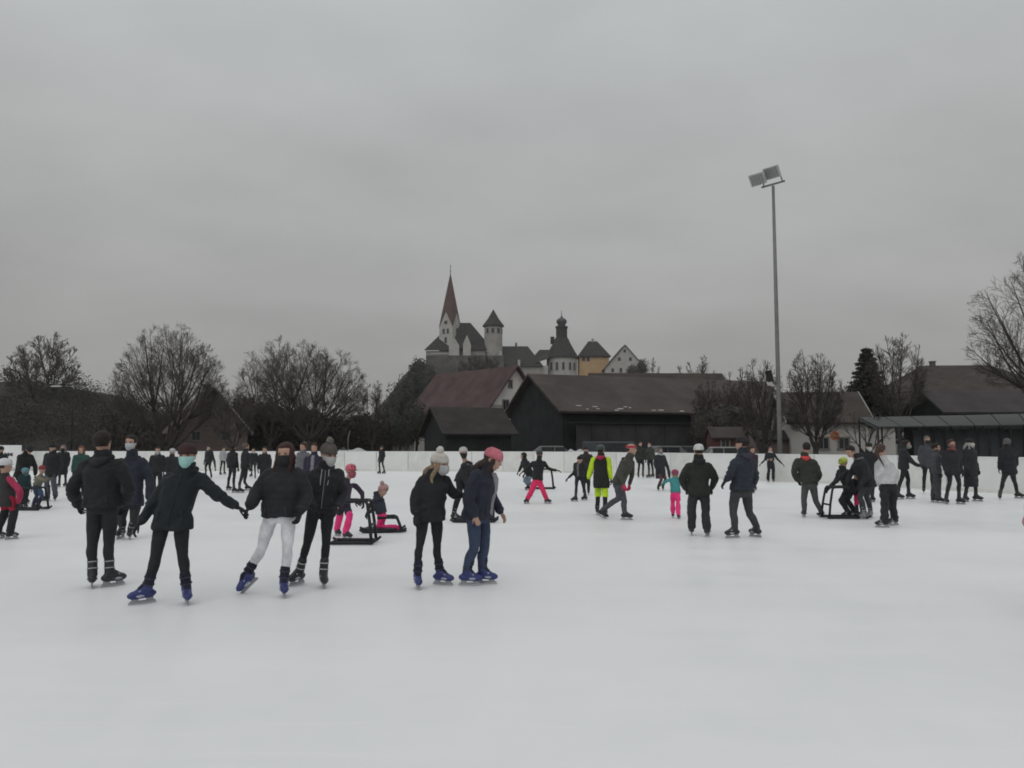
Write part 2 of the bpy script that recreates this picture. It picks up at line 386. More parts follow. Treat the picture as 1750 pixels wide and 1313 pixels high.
def bare_tree(base, top, rx, label, fork=0.18, limbs=12, subs=9, twigs=6, fine=3, r0=0.28, low=-0.15, up=0.5, mt=None, twr=0.016, seed=1, cat='tree', dens=1.0, lean=0, flat=0.75):
    """leafless tree: trunk, limbs to the crown's outline, branches, twigs. rx: crown radius sideways (m), top: height (m)"""
    g = np.random.default_rng(seed); H = top; fk = H * fork
    t = empty('bare_tree', base, label, cat, 'leafless trees round the rink')
    TR = MB(); CRN = MB()
    trunk_top = np.array([lean * fk, 0, fk])
    v, f = limb([(0, 0, -0.3), (lean * fk * .3, 0, fk * 0.5), trunk_top], [r0 * 1.35, r0, r0 * 0.92], 9); TR.add(v, f)
    A, B, RA, RB = [], [], [], []
    cz = fk + (H - fk) * 0.42; rz_up = H - cz; rz_dn = cz - fk
    def env(d):
        rzz = rz_up if d[2] > 0 else rz_dn
        return np.array([d[0] * rx, d[1] * rx * 0.85, d[2] * rzz]) + np.array([lean * H * .5, 0, cz])
    cen = np.array([lean * H * .5, 0, cz])
    def keep(p0, p1):
        q = p1 - cen; n_ = math.sqrt((q[0] / rx) ** 2 + (q[1] / (rx * .85)) ** 2 + (q[2] / (rz_up if q[2] > 0 else rz_dn)) ** 2)
        lim = 1.0 + g.uniform(-.10, .04)
        if n_ <= lim: return p1
        return cen + q * lim / n_ * .98 if n_ < 1.25 else p0 + (p1 - p0) * .25
    ga = math.pi * (3 - math.sqrt(5))
    nB = max(5, limbs // 5); bt = []
    for i in range(nB):
        z = .96 - (.96 - low * .8) * (i + .5) / nB; q = math.sqrt(max(0, 1 - z * z)); a = i * ga + 1.1 + g.uniform(-.3, .3)
        d_ = np.array([math.cos(a) * q, math.sin(a) * q, z]); st = trunk_top * (.65 + .35 * g.random())
        e_ = st + (env(d_) - st) * g.uniform(.26, .46) + np.array([0, 0, -.02 * H * up])
        bt.append((d_, e_)); TR.tube(bez([st, st + (e_ - st) * .5 + np.array([(e_[0] - st[0]) * .15, 0, -.03 * H * up]), e_], 6), np.linspace(r0 * .62, r0 * .30, 6), n=6)
    for i in range(limbs):
        z = 1 - (1 - low) * (i + 0.5) / limbs
        q = math.sqrt(max(0, 1 - z * z)); a = i * ga + g.uniform(-.3, .3)
        tip = env(np.array([math.cos(a) * q, math.sin(a) * q, z])) * np.array([1, 1, 1]) + g.normal(size=3) * rx * 0.04
        tip = cen + (tip - cen) * g.uniform(.84, .97)
        dl = np.array([math.cos(a) * q, math.sin(a) * q, z]); st = max(bt, key=lambda b_: float(b_[0] @ dl))[1]
        L = np.linalg.norm(tip - st)
        # starts outward, bends up
        mid = st + (tip - st) * 0.45 + np.array([(tip[0] - st[0]) * 0.10, (tip[1] - st[1]) * 0.10, -L * 0.10 * up])
        pts = [st, mid, st + (tip - st) * 0.75 + np.array([0, 0, -L * 0.03 * up]), tip]
        rl = r0 * g.uniform(0.20, 0.30)
        TR.tube(*(lambda pp: (pp, np.linspace(rl, twr * 1.1, len(pp))))(bez(pts, 9)), n=5)
        pl = bez(pts, 24)
        for j in range(int(subs * dens)):
            s = 0.22 + 0.74 * (j + g.random()) / subs / dens; k = int(s * 23); p0 = pl[k]; d0 = unit(pl[min(k + 1, 23)] - pl[max(k - 1, 0)])
            side = unit(np.cross(d0, g.normal(size=3)))
            d1 = unit(d0 * 0.85 + side * g.uniform(.5, .95) + np.array([0, 0, 0.16 * up]))
            l1 = L * (1 - s) * g.uniform(.35, .6) + rx * 0.10
            q1 = p0 + d1 * l1 * .5; q2 = q1 + unit(d1 + np.array([0, 0, .22 * up]) + g.normal(size=3) * .10) * l1 * .5
            q1 = keep(p0, q1); q2 = keep(q1, q2)
            r1 = max(twr * 1.4, rl * (1 - s) * 0.45)
            A += [p0, q1]; B += [q1, q2]; RA += [r1, r1 * .7]; RB += [r1 * .7, twr * .9]
            for m_ in range(twigs):
                s2 = 0.15 + 0.85 * g.random(); pp = p0 + (q1 - p0) * s2 * 2 if s2 < .5 else q1 + (q2 - q1) * (s2 * 2 - 1)
                dd = unit((q2 - q1)) ; sd_ = unit(np.cross(dd, g.normal(size=3)))
                d2 = unit(dd * .9 + sd_ * g.uniform(.4, .9) + np.array([0, 0, .15 * up]))
                l2 = l1 * g.uniform(.28, .55) * (1.1 - .5 * s2) + 0.12
                e = keep(pp, pp + d2 * l2)
                A.append(pp); B.append(e); RA.append(twr); RB.append(twr * .55)
                for _ in range(fine):
                    s3 = .2 + .8 * g.random(); p3 = pp + (e - pp) * s3
                    d3 = unit(d2 + unit(np.cross(d2, g.normal(size=3))) * g.uniform(.4, .8) + np.array([0, 0, .1 * up]))
                    A.append(p3); B.append(keep(p3, p3 + d3 * l2 * g.uniform(.3, .55))); RA.append(twr * .62); RB.append(twr * .4)
    segs_mesh(CRN, A, B, np.array(RA), np.array(RB))
    TR.build('trunk', m_bark, t, True); CRN.build('crown', mt or m_twig, t)
    return t
def bez(pts, n):
    pts = np.array(pts); out = []
    for t in np.linspace(0, 1, n):
        q = pts
        while len(q) > 1: q = q[:-1] * (1 - t) + q[1:] * t
        out.append(q[0])
    return np.array(out)
def tree_px(px, top_y, half_px, Y, label, base_z=0.0, **kw):
    b = P(px, 700, Y); b[2] = base_z
    H = P(px, top_y, Y)[2] - base_z
    return bare_tree(b, H, half_px * Y / F, label, **kw)
tree_px(288, 546, 100, 84, 'broad bare tree with a dense round fan of branches left of the gabled house', fork=.10, limbs=56, subs=12, twigs=8, fine=4, low=-.35, up=.5, seed=3, r0=.34, twr=.0115)
tree_px(463, 568, 70, 92, 'rounded bare tree with fine reddish twigs right of the gabled house', fork=.16, limbs=34, subs=11, twigs=8, fine=3, low=-.7, up=.3, seed=5, mt=m_twigr, twr=.013)
tree_px(530, 574, 104, 82, 'wide bare tree with a tall straight stem behind the bobble-hat skaters', fork=.16, limbs=54, subs=11, twigs=8, fine=4, low=-.45, up=.4, seed=9, r0=.32, twr=.0115)
tree_px(400, 652, 42, 79, 'young bare tree in front of the brownish gabled house', fork=.2, limbs=24, subs=10, twigs=7, fine=3, low=-.6, up=.4, seed=52, r0=.16, twr=.012)
tree_px(637, 640, 30, 90, 'small thin bare tree beside the dark evergreens', fork=.2, limbs=18, subs=10, twigs=6, fine=3, low=-.6, up=.3, seed=12, r0=.16, twr=.016)
tree_px(70, 562, 66, 135, 'bare tree whose upright branches rise above the wooded hill', base_z=6, fork=.16, limbs=26, subs=10, twigs=7, fine=3, low=-.3, up=.7, seed=15, twr=.034)
tree_px(1192, 598, 42, 150, 'far bare tree above the long barn roof', base_z=3, fork=.2, limbs=18, subs=8, twigs=6, fine=2, low=-.5, seed=18, twr=.035)
tree_px(1262, 622, 36, 140, 'far bare tree just left of the floodlight mast', base_z=2, fork=.2, limbs=16, subs=8, twigs=6, fine=2, low=-.5, seed=19, twr=.033)
tree_px(1303, 600, 42, 62, 'bare tree with low forking limbs directly behind the floodlight mast', fork=.1, limbs=26, subs=10, twigs=6, fine=3, low=-.5, up=.6, seed=21, r0=.24, twr=.013)
tree_px(1392, 586, 52, 57, 'bare tree with a short trunk in front of the white house', fork=.16, limbs=32, subs=11, twigs=6, fine=3, low=-.5, up=.6, seed=22, r0=.2, twr=.013)
tree_px(1536, 556, 52, 72, 'tall bare tree with a straight stem right of the conifer', fork=.3, limbs=28, subs=10, twigs=6, fine=3, low=-.6, up=.45, seed=24, r0=.2, twr=.015)
tree_px(1478, 690, 56, 50, 'small spreading bare tree in front of the rink canopy', fork=.25, limbs=10, subs=6, twigs=4, fine=1, low=-.2, up=.2, seed=25, r0=.13, twr=.010)
tree_px(1806, 400, 148, 40, 'big bare tree that reaches into the picture at the right edge', fork=.2, limbs=34, subs=11, twigs=7, fine=3, low=-.5, up=.3, seed=31, r0=.30, twr=.009)
tree_px(1112, 606, 22, 300, 'tiny bare tree right of the white gabled house on the hill', base_z=20, fork=.2, limbs=10, subs=7, twigs=4, fine=1, seed=33, twr=.05)
tree_px(806, 604, 26, 288, 'bare tree left of the keep tower, below the church nave', base_z=22, fork=.2, limbs=20, subs=8, twigs=7, fine=2, low=-.7, seed=61, twr=.06)
tree_px(838, 606, 22, 286, 'bare tree at the foot of the round keep tower', base_z=22, fork=.2, limbs=18, subs=8, twigs=7, fine=2, low=-.7, seed=62, twr=.06)
tree_px(822, 598, 30, 285, 'bare tree in front of the church nave on the hill', base_z=22, fork=.2, limbs=18, subs=8, twigs=6, fine=2, low=-.6, seed=34, twr=.06)

def mass(name, label, cat, lumps, m, n, s, group=None, parts=('trunk', 'crown')):
    """dense shrub or evergreen: trunk and a crown of clumps"""
    b = np.array(lumps[0][0]); base = (b[0], b[1], 0)
    t = empty(name, base, label, cat, group)
    mb = MB()
    for c, r in lumps:
        v, f = ellipsoid(c, np.array(r) * 0.8, 12, 8)
        v = v + RNG.normal(size=v.shape) * 0.06 * np.min(r); mb.add(v, f)
        flakes(mb, c, np.array(r), n * 4, s * .38)
    mb.build('crown', m, t, False, base)
    MB().tube([(b[0], b[1], -.2), (b[0] + .05, b[1], max(b[2] * .5, .8)), (b[0], b[1] + .1, b[2])], [.2, .15, .08], 7).build('trunk', m_bark, t, True, base)
    return t
def lump(px, py, rpx, rpy, Y): return (P(px, py, Y), (rpx * Y / F, rpx * Y / F * 0.8, rpy * Y / F))
mass('evergreen_tree', 'tall rounded dark evergreen left of the red roofed farmhouse', 'tree', [lump(684, 705, 26, 56, 125), lump(672, 730, 20, 40, 122), lump(700, 720, 20, 45, 124)], m_ever, 500, .45)
mass('evergreen_tree', 'dark evergreen on the slope below the church terrace', 'tree', [lump(716, 640, 17, 30, 230), lump(705, 660, 16, 30, 228), lump(730, 655, 18, 30, 226)], m_ever, 300, .8)
for (a, b, yt, Y, lab) in ((175, 262, 712, 100, 'brown hedge between the wooded hill and the broad bare tree'), (255, 330, 716, 98, 'brown thicket under the broad bare tree'),
                          (395, 470, 690, 96, 'dark thicket beside the gabled house'), (465, 545, 700, 95, 'dark thicket under the wide bare tree'),
                          (540, 610, 712, 95, 'low dark thicket behind the far boards'), (600, 668, 714, 97, 'dark hedge at the foot of the small thin bare tree')):
    L = [lump(a + (b - a) * (i + .5) / 4, yt + 30 + random.uniform(-6, 8), (b - a) / 5.5, 34, Y + random.uniform(-1, 1)) for i in range(4)]
    mass('thicket', lab, 'hedge', L, m_thick, 300, .5, 'winter thickets behind the rink')
mass('thicket', 'dark leafless scrub at the right end of the long barn', 'hedge', [lump(1200, 728, 20, 36, 72), lump(1230, 722, 24, 38, 74), lump(1262, 724, 24, 36, 75), lump(1290, 732, 18, 30, 73)], m_thick, 260, .32, 'winter thickets behind the rink')
tree_px(1212, 640, 34, 78, 'bushy bare tree hiding the right end of the long barn', fork=.1, limbs=30, subs=11, twigs=8, fine=3, low=-.7, up=.4, seed=41, r0=.2, twr=.014, mt=m_twigr)
tree_px(1258, 636, 36, 80, 'bushy bare tree right of the long barn, left of the mast', fork=.1, limbs=30, subs=11, twigs=8, fine=3, low=-.7, up=.4, seed=43, r0=.2, twr=.014, mt=m_twigr)
mass('thicket', 'brown leafless bushes at the foot of the conifer', 'hedge', [lump(1462, 690, 28, 34, 78), lump(1500, 700, 30, 34, 79), lump(1545, 700, 28, 34, 80)], m_twigm, 420, .3, 'winter thickets behind the rink')
mass('thicket', 'dark bush in front of the white gabled house on the hill', 'hedge', [lump(1083, 636, 13, 13, 296), lump(1097, 630, 9, 16, 297)], m_thick, 160, .7, 'winter thickets behind the rink')
# conifer
cb = P(1484, 700, 76); cb[2] = 0
t = empty('conifer', cb, 'dark conifer with drooping tiers beside the tall bare tree', 'tree')
Hc = P(1484, 592, 76)[2]; MB().tube([(0, 0, -.2), (0, 0, Hc * .6), (0, 0, Hc)], [.22, .14, .02], 8).build('trunk', m_bark, t, True)
mb = MB(); nT = 22
for i in range(nT):
    z = Hc * (0.2 + 0.8 * i / nT); rr = 3.5 * (1 - i / nT) ** 0.85 + .12
    nb = 14
    for j in range(nb):
        a = j / nb * 2 * math.pi + i * 1.3 + random.uniform(-.2, .2); L = rr * random.uniform(.75, 1.12)
        for k in range(9):
            s = (k + .5) / 9; c = np.array([math.cos(a) * L * s, math.sin(a) * L * s, z - .30 * L * s * s + .12 * L * s])
            flakes(mb, c, np.array([.2, .2, .12]), 7, .16, .1)
mb.build('crown', m_ever, t)
mass('thicket', 'dark bushes between the evergreens and the low barn', 'hedge', [lump(712, 722, 20, 34, 96), lump(740, 728, 22, 30, 95), lump(690, 738, 20, 26, 94)], m_ever, 400, .35, 'winter thickets behind the rink')

# ------------------------------------------------------------------ hazy winter air
hz = MB().box((0, 1150, 47), (3100, 2750, 96.2)).build('haze', None); hz['kind'] = 'stuff'; hz['label'] = 'thin grey winter haze over the whole scene'
hm = bpy.data.materials.new('winter_haze'); hm.use_nodes = True; hn = hm.node_tree.nodes; hn.clear()
pv = hn.new('ShaderNodeVolumePrincipled'); pv.inputs['Color'].default_value = (.93, .93, .94, 1); pv.inputs['Density'].default_value = 0.00024; pv.inputs['Anisotropy'].default_value = 0.2
ho = hn.new('ShaderNodeOutputMaterial'); hm.node_tree.links.new(pv.outputs[0], ho.inputs['Volume']); hz.data.materials.append(hm)

# ------------------------------------------------------------------ buildings
m_plaster = mat('white_plaster', (0.44, 0.43, 0.41), 0.9, 0.10, 0.5)
m_plgrey = mat('grey_plaster', (0.34, 0.325, 0.305), 0.9, 0.14, 0.4)
m_yellow = mat('yellow_plaster', (0.50, 0.345, 0.20), 0.9, 0.10, 0.4)
m_pink = mat('brownish_render', (0.175, 0.14, 0.13), 0.9, 0.2, 0.6)
m_slate = mat('dark_slate_roof', (0.042, 0.040, 0.038), 0.9, 0.25, 0.6)
m_spire = mat('red_shingle_spire', (0.105, 0.066, 0.064), 0.85, 0.22, 0.9)
m_redroof = mat('old_red_tile_roof', (0.076, 0.050, 0.049), 0.9, 0.28, 0.5, stripe=(2, .28, .22))
m_brownroof = mat('brown_tile_roof', (0.060, 0.048, 0.044), 0.9, 0.28, 0.35, stripe=(2, .22, .25))
m_darkroof = mat('weathered_brown_roof', (0.050, 0.041, 0.037), 0.9, 0.3, 0.7, stripe=(2, .22, .22))
m_timber = mat('blackened_timber', (0.018, 0.019, 0.021), 0.9, 0.35, 0.9, stripe=(0, .3, .3))
m_timber2 = mat('grey_boarding', (0.040, 0.040, 0.041), 0.9, 0.35, 0.5)
m_snow = mat('old_snow', (0.42, 0.42, 0.43), 0.8, 0.12, 1.5)
m_glass = mat('window_glass', (0.030, 0.032, 0.035), 0.2, 0.3, 1.0, spec=0.5)
m_frame = mat('window_frame', (0.20, 0.19, 0.18), 0.7, 0.1)
m_trim = mat('pale_bargeboard', (0.34, 0.33, 0.31), 0.8, 0.12)
m_stone = mat('terrace_stone', (0.12, 0.115, 0.105), 0.95, 0.35, 0.5)
m_copper = mat('dark_dome_metal', (0.075, 0.08, 0.082), 0.5, 0.2, 1.5)

def frame_axes(yaw): return np.array([math.cos(yaw), math.sin(yaw), 0]), np.array([-math.sin(yaw), math.cos(yaw), 0])
def house(name, label, cat, c, yaw, L, W, eave, ridge, m_wall, m_roof, base=-0.2, over=0.5, hip=0.0, wins=(), chimney=None, th=0.18, barge=False, snow=0, snow_s=(.3, .95), group=None, m_gable=None):
    """walls, pitched roof (ridge along local x), windows (> pane), chimney. c: plan centre; wins: (side, u, z, w, h)"""
    ex, ey = frame_axes(yaw); c = np.array([c[0], c[1], 0.0]); t = empty(name, (c[0], c[1], max(base, 0)), label, cat, group); O = np.array(t.location)
    def Q(x, y, z): return c + ex * x + ey * y + np.array([0, 0, z])
    l, h = L / 2, W / 2; rise = ridge - eave
    hx = hip * l
    v = [Q(-l, -h, base), Q(l, -h, base), Q(l, h, base), Q(-l, h, base), Q(-l, -h, eave), Q(l, -h, eave), Q(l, h, eave), Q(-l, h, eave)]
    f = [(0, 1, 5, 4), (2, 3, 7, 6), (1, 2, 6, 5), (3, 0, 4, 7)]
    mesh_obj('wall', v, f + [(4, 5, 6, 7)], m_wall, t, False, O)
    if not hip:
        for s in (-1, 1):
            gv = [Q(s * l, -h, eave), Q(s * l, h, eave), Q(s * l, 0, ridge - .02), Q(s * (l - .15), -h, eave), Q(s * (l - .15), h, eave), Q(s * (l - .15), 0, ridge - .02)]
            mesh_obj('gable', gv, [(0, 1, 2), (3, 5, 4), (0, 3, 4, 1), (1, 4, 5, 2), (2, 5, 3, 0)], m_gable or m_wall, t, False, O)
    k = over / h; oz = eave - rise * k; xo = l + over * 0.8
    def slab(pts):
        pts = [np.array(p) for p in pts]; nrm = unit(np.cross(pts[1] - pts[0], pts[2] - pts[0])); nrm = nrm if nrm[2] > 0 else -nrm
        n = len(pts); vv = pts + [p + nrm * th for p in pts]
        return vv, [tuple(range(n - 1, -1, -1)), tuple(range(n, 2 * n))] + [(i, (i + 1) % n, n + (i + 1) % n, n + i) for i in range(n)]
    mb = MB()
    rx = (l - hx) if hip else xo
    mb.add(*slab([Q(-xo, -h - over, oz), Q(xo, -h - over, oz), Q(rx, 0, ridge), Q(-rx, 0, ridge)]))
    mb.add(*slab([Q(xo, h + over, oz), Q(-xo, h + over, oz), Q(-rx, 0, ridge), Q(rx, 0, ridge)]))
    if hip:
        mb.add(*slab([Q(xo, -h - over, oz), Q(xo, h + over, oz), Q(rx, 0, ridge)])); mb.add(*slab([Q(-xo, h + over, oz), Q(-xo, -h - over, oz), Q(-rx, 0, ridge)]))
    roof = mb.build('roof', m_roof, t, False, O)
    if barge:
        for s in (-1, 1):
            for q in (-1, 1):
                MB().tube([Q(s * (xo + .04), q * (h + over), oz + th * .5), Q(s * (xo + .04), 0, ridge + th * .5)], [.13, .13], 4).build('bargeboard', m_trim, t, False, O)
    for i in range(snow):
        u, s = random.uniform(-.9, .75) * l, random.uniform(*snow_s)
        cc = Q(u, -(h + over) * s, ridge - (ridge - oz) * s + th * 1.15)
        sl = unit(ey * (h + over) + np.array([0, 0, ridge - oz])); nn = np.cross(ex, sl)
        MB().ell(cc, (random.uniform(.12, .42), random.uniform(.05, .13), .03), 9, 5, np.array([ex, sl, nn])).build('snow_patch', m_snow, roof, True, O)
    if chimney:
        for (u, q, hgt, w_) in chimney:
            z0 = ridge - abs(q) / h * rise
            o = MB().box(Q(u, q, z0 + hgt / 2 - .4), (w_, w_, hgt + .8), yaw).box(Q(u, q, z0 + hgt + .05), (w_ * 1.25, w_ * 1.25, .12), yaw).build('chimney', m_plgrey if hgt > .9 else m_stone, roof, False, O)
    for (side, u, z, w_, hh) in wins:
        if side == 'front': cc, a = Q(u, -h - .03, z), ex
        elif side == 'left': cc, a = Q(-l - .03, u, z), ey
        else: cc, a = Q(l + .03, u, z), ey
        n_ = np.cross(a, [0, 0, 1.0])
        ax = np.array([a, n_, [0, 0, 1.0]])
        fr = MB()
        for (du, dz, sw, sh) in ((0, hh / 2, w_ + .16, .12), (0, -hh / 2, w_ + .24, .12), (-w_ / 2, 0, .12, hh), (w_ / 2, 0, .12, hh), (0, 0, .06, hh)):
            fr.box(cc + a * du + np.array([0, 0, dz]), (sw, .12, sh), ax=ax)
        wo_ = fr.build('window', m_frame, t, False, O); MB().box(cc, (w_, .07, hh), ax=ax).build('pane', m_glass, wo_, False, O)
    return t

# big dark barn: gable end to the left, eave towards the rink
def corner_house(near, far_dir_yaw, L, W):
    ex, ey = frame_axes(far_dir_yaw); return np.array(near[:2]) + (ex * L / 2 + ey * W / 2)[:2]
yb = R(20); nc = P(961, 703, 72.5)
bc = corner_house(nc, yb, 27, 14)
house('barn', 'long black timber barn with a brown tiled roof behind the far boards', 'barn', bc, yb, 27, 14, nc[2] + .25, 8.55, m_timber, m_brownroof, over=.9, snow=26, snow_s=(.86, .98), th=.22)
# grey lower boarding bay of the barn is its own lean-to
sx = P(985, 740, 70.5)
ex, ey = frame_axes(yb); cc = sx[:2] + (ex * 9)[:2]
sh = empty('storage_lean_to', (cc[0], cc[1], 0), 'grey boarded lean-to along the front of the long barn', 'shed'); O = np.array(sh.location)
for i in range(12):
    MB().box(np.array([*cc, 1.75]) + ex * (-8.25 + i * 1.5) + ey * random.uniform(0, .05), (1.46, .12, 3.5), yb).build('board', m_timber2, sh, False, O)
MB().box(np.array([*cc, 3.6]) + ey * .7, (18.4, 2.0, .12), yb).build('roof', m_timber, sh, False, O)
# small barn in front of the farmhouse
nc = P(762, 742, 66); bc = corner_house(nc, yb, 5.8, 7.5)
house('barn', 'low dark barn in front of the red roofed farmhouse', 'barn', bc, yb, 5.8, 7.5, nc[2] + .2, P(735, 699, 70)[2], m_timber, mat('mossy_dark_roof', (.034, .030, .029), .95, .3, .7), over=.6)
# farmhouse
g0 = P(880, 627, 100); yf = math.atan2(-0.74, 0.67); ex, ey = frame_axes(yf); Lf, Wf = 16, 8.4
fc = g0[:2] - (ex * Lf / 2)[:2]
house('farmhouse', 'old farmhouse with a red tiled roof and pale gable below the church', 'house', fc, yf, Lf, Wf, 6.6, g0[2], m_plgrey, m_redroof, over=.8, snow=14, snow_s=(.45, .8), wins=[('right', -.8, 9.3, .6, 1.0), ('right', 1.6, 6.6, 1.0, 1.3), ('right', -1.6, 6.6, 1.0, 1.3), ('right', -2.4, 4.0, 1.0, 1.3)], m_gable=mat('pale_gable_plaster', (.60, .58, .55), .9, .15, .5))
# long roof behind the barn
q = P(1120, 640, 96)
house('farm_building', 'long dark roofed building behind the barn', 'barn', q[:2], R(2), 15.5, 9, 6.6, q[2], m_timber2, m_darkroof, over=.6)
# left gabled house
q = P(365, 664, 88); yl = R(119)
ex, ey = frame_axes(yl); c = q[:2] + (ex * 5)[:2]
house('gabled_house', 'brownish gabled house with pale bargeboards behind the skaters holding hands', 'house', c, yl, 10, 7.6, 3.4, q[2], m_pink, m_redroof, over=.5, barge=True,
      wins=[('left', 1.7, 2.6, .9, 1.0), ('left', -1.4, 2.6, .9, 1.0), ('left', .1, 5.2, .7, .9)], chimney=[(-3.6, .5, 1.0, .8), (0.6, -.5, 1.0, .8)])
# right white house
q = P(1390, 672, 66)
house('white_house', 'white house with brown tiled roof behind the floodlight mast', 'house', (q[0] + .6, q[1] + 1), R(-6), 6.0, 7.0, 3.6, q[2], m_plaster, m_darkroof, over=.5, barge=True,
      wins=[('front', -.5, 1.75, .85, .95), ('front', 1.1, 1.75, .85, .95)])
q = P(1490, 720, 64)
an = house('white_annex', 'low white annex with a round orange sign right of the white house', 'house', (q[0] - .3, q[1] + 3), R(-4), 5.0, 5, 3.1, 3.7, m_plaster, m_slate, over=.3)
s0 = P(1427, 745, 60.6)
sg = empty('orange_sign', s0, 'small round orange sign on the white house front', 'sign')
MB().ell((0, 0, 0), (.36, .03, .36), 16, 8).build('disc', mat('orange_sign_paint', (.42, .13, .05), .6, .2, 8), sg, True)
MB().box((0, -.035, -.02), (.34, .015, .12)).build('stripe', mat('sign_stripe', (.35, .28, .2), .6), sg)
MB().box((0, .10, 0), (.06, .2, .06)).build('bracket', m_frame, sg)
# reddish sheds behind the navy skater
q = P(1258, 738, 66)
house('red_shed', 'low reddish brick shed behind the skater in the dark beanie', 'shed', (q[0], q[1] + 2), R(-3), 3.4, 3, 2.2, q[2] + .3, mat('faded_red_brick', (.12, .055, .05), .9, .3, 1.5), m_darkroof, over=.25, wins=[('front', -.7, 1.75, .7, .7)])
q = P(1325, 742, 64)
house('pale_shed', 'pale pinkish shed at the foot of the floodlight mast', 'shed', (q[0], q[1] + 2), R(2), 3.0, 3, 2.0, q[2] + .2, m_pink, m_slate, over=.2)
# hipped house on the right
q = P(1634, 627, 92)
house('hipped_house', 'large house with a dark hipped roof and chimney behind the rink canopy', 'house', (q[0], q[1]), R(-3), 15.2, 11, P(1634, 664, 86)[2], q[2], m_plgrey, m_darkroof, over=.8, hip=.50, chimney=[(-2.7, 0, .55, .5)])
q = P(1730, 667, 70)
house('flat_outbuilding', 'long low dark building with a brown ridge behind the rink canopy', 'building', (q[0] + 1.5, q[1] + 2), R(-3), 16.5, 8, P(1700, 702, 66)[2], q[2], m_timber, mat('purple_brown_roof', (.05, .044, .045), .9, .25, .6), over=.4)
# rink canopy: sloping translucent sheets on posts
cn = empty('rink_canopy', (*P(1620, 730, 44)[:2], 0), 'grey sloping canopy on posts along the right end of the rink', 'canopy'); O = np.array(cn.location)
m_can = mat('dull_canopy_sheet', (0.055, 0.058, 0.058), 0.7, 0.15, 0.5); m_steel = mat('dark_steel', (0.026, 0.027, 0.03), .7, .15, 2)
a0, a1 = P(1500, 731, 43), P(1800, 727, 40); b0, b1 = P(1468, 715, 53), P(1790, 708, 50)
nS = 7
for i in range(nS):
    s, e = i / nS + .003, (i + 1) / nS - .003
    v = [a0 + (a1 - a0) * s, a0 + (a1 - a0) * e, b0 + (b1 - b0) * e, b0 + (b1 - b0) * s]
    v += [p + np.array([0, 0, .06]) for p in v]
    mesh_obj('roof_sheet', v, [(3, 2, 1, 0), (4, 5, 6, 7), (0, 1, 5, 4), (1, 2, 6, 5), (2, 3, 7, 6), (3, 0, 4, 7)], m_can, cn, False, O)
for i in range(9):
    s = i / 8
    for p0, p1 in (((a0, a1), (b0, b1)) if i < 2 else ((b0, b1),)):
        q = p0 + (p1 - p0) * s; MB().tube([(q[0], q[1], -.1), (q[0], q[1], q[2] - .02)], [.06, .06], 8).build('post', m_steel, cn, True, O)
    MB().tube([a0 + (a1 - a0) * s - [0, 0, .08], b0 + (b1 - b0) * s - [0, 0, .08]], [.06, .06], 4).build('rafter', m_steel, cn, False, O)
# dark stand wall under the canopy
wl = empty('stand_wall', (*P(1660, 760, 52)[:2], 0), 'dark blue grey boarded wall under the rink canopy', 'wall'); O = np.array(wl.location)
m_stand = mat('dark_blue_boarding', (.060, .064, .070), .8, .2, 1.0)
for i in range(15):
    q = P(1560, 760, 43.3) + (P(1850, 760, 40.4) - P(1560, 760, 43.3)) * (i + .5) / 15
    MB().box((q[0], q[1], 1.22), ((P(1850, 760, 40.4)[0] - P(1560, 760, 43.3)[0]) / 15 - .01, .08, 2.5)).build('board', m_stand, wl, False, O)

# ------------------------------------------------------------------ church on the hill
YC = 330.0; S = YC / F
def cp(px, py, dy=0): return P(px, py, YC + dy)
ch = empty('church', (*cp(780, 640)[:2], cp(780, 650)[2]), 'white hilltop church with a slender red spire and dark roofs', 'church'); O = np.array(ch.location)
tcx = cp(769, 600); yaw = R(-28); ex, ey = frame_axes(yaw); hw = 3.3
zb, zv, zg, za = cp(769, 640)[2], cp(769, 560)[2], cp(769, 535)[2], cp(769, 466)[2]
cor = [tcx + ex * sx * hw + ey * sy * hw for sx, sy in ((-1, -1), (1, -1), (1, 1), (-1, 1))]
def at(p, z): return np.array([p[0], p[1], z])
v = [at(p, zb) for p in cor] + [at(p, zv) for p in cor]; f = [(0, 1, 5, 4), (1, 2, 6, 5), (2, 3, 7, 6), (3, 0, 4, 7)]
for i in range(4):
    v.append(at((cor[i] + cor[(i + 1) % 4]) / 2, zg)); f.append((4 + i, 4 + (i + 1) % 4, 8 + i))
tw = mesh_obj('tower', v, f, m_plaster, ch, False, O)
v = []; f = []
apex = at(tcx, za)
for i in range(4):
    A_ = at(tcx + (cor[i] - tcx) * 1.05, zv - .4); M_ = at(tcx + ((cor[i] + cor[(i + 1) % 4]) / 2 - tcx) * 1.06, zg + .3); B_ = at(tcx + (cor[(i + 1) % 4] - tcx) * 1.05, zv - .4)
    n = len(v); v += [A_, M_, B_, apex]; f += [(n, n + 1, n + 3), (n + 1, n + 2, n + 3)]
sp = mesh_obj('spire', v, f, m_spire, ch, False, O)
MB().tube([apex - [0, 0, .5], apex + [0, 0, 3.6]], [.14, .06], 6).box(apex + [0, 0, 2.6], (1.1, .12, .12)).ell(apex + [0, 0, .6], (.3, .3, .3), 8, 6).build('cross', m_copper, sp, False, O)
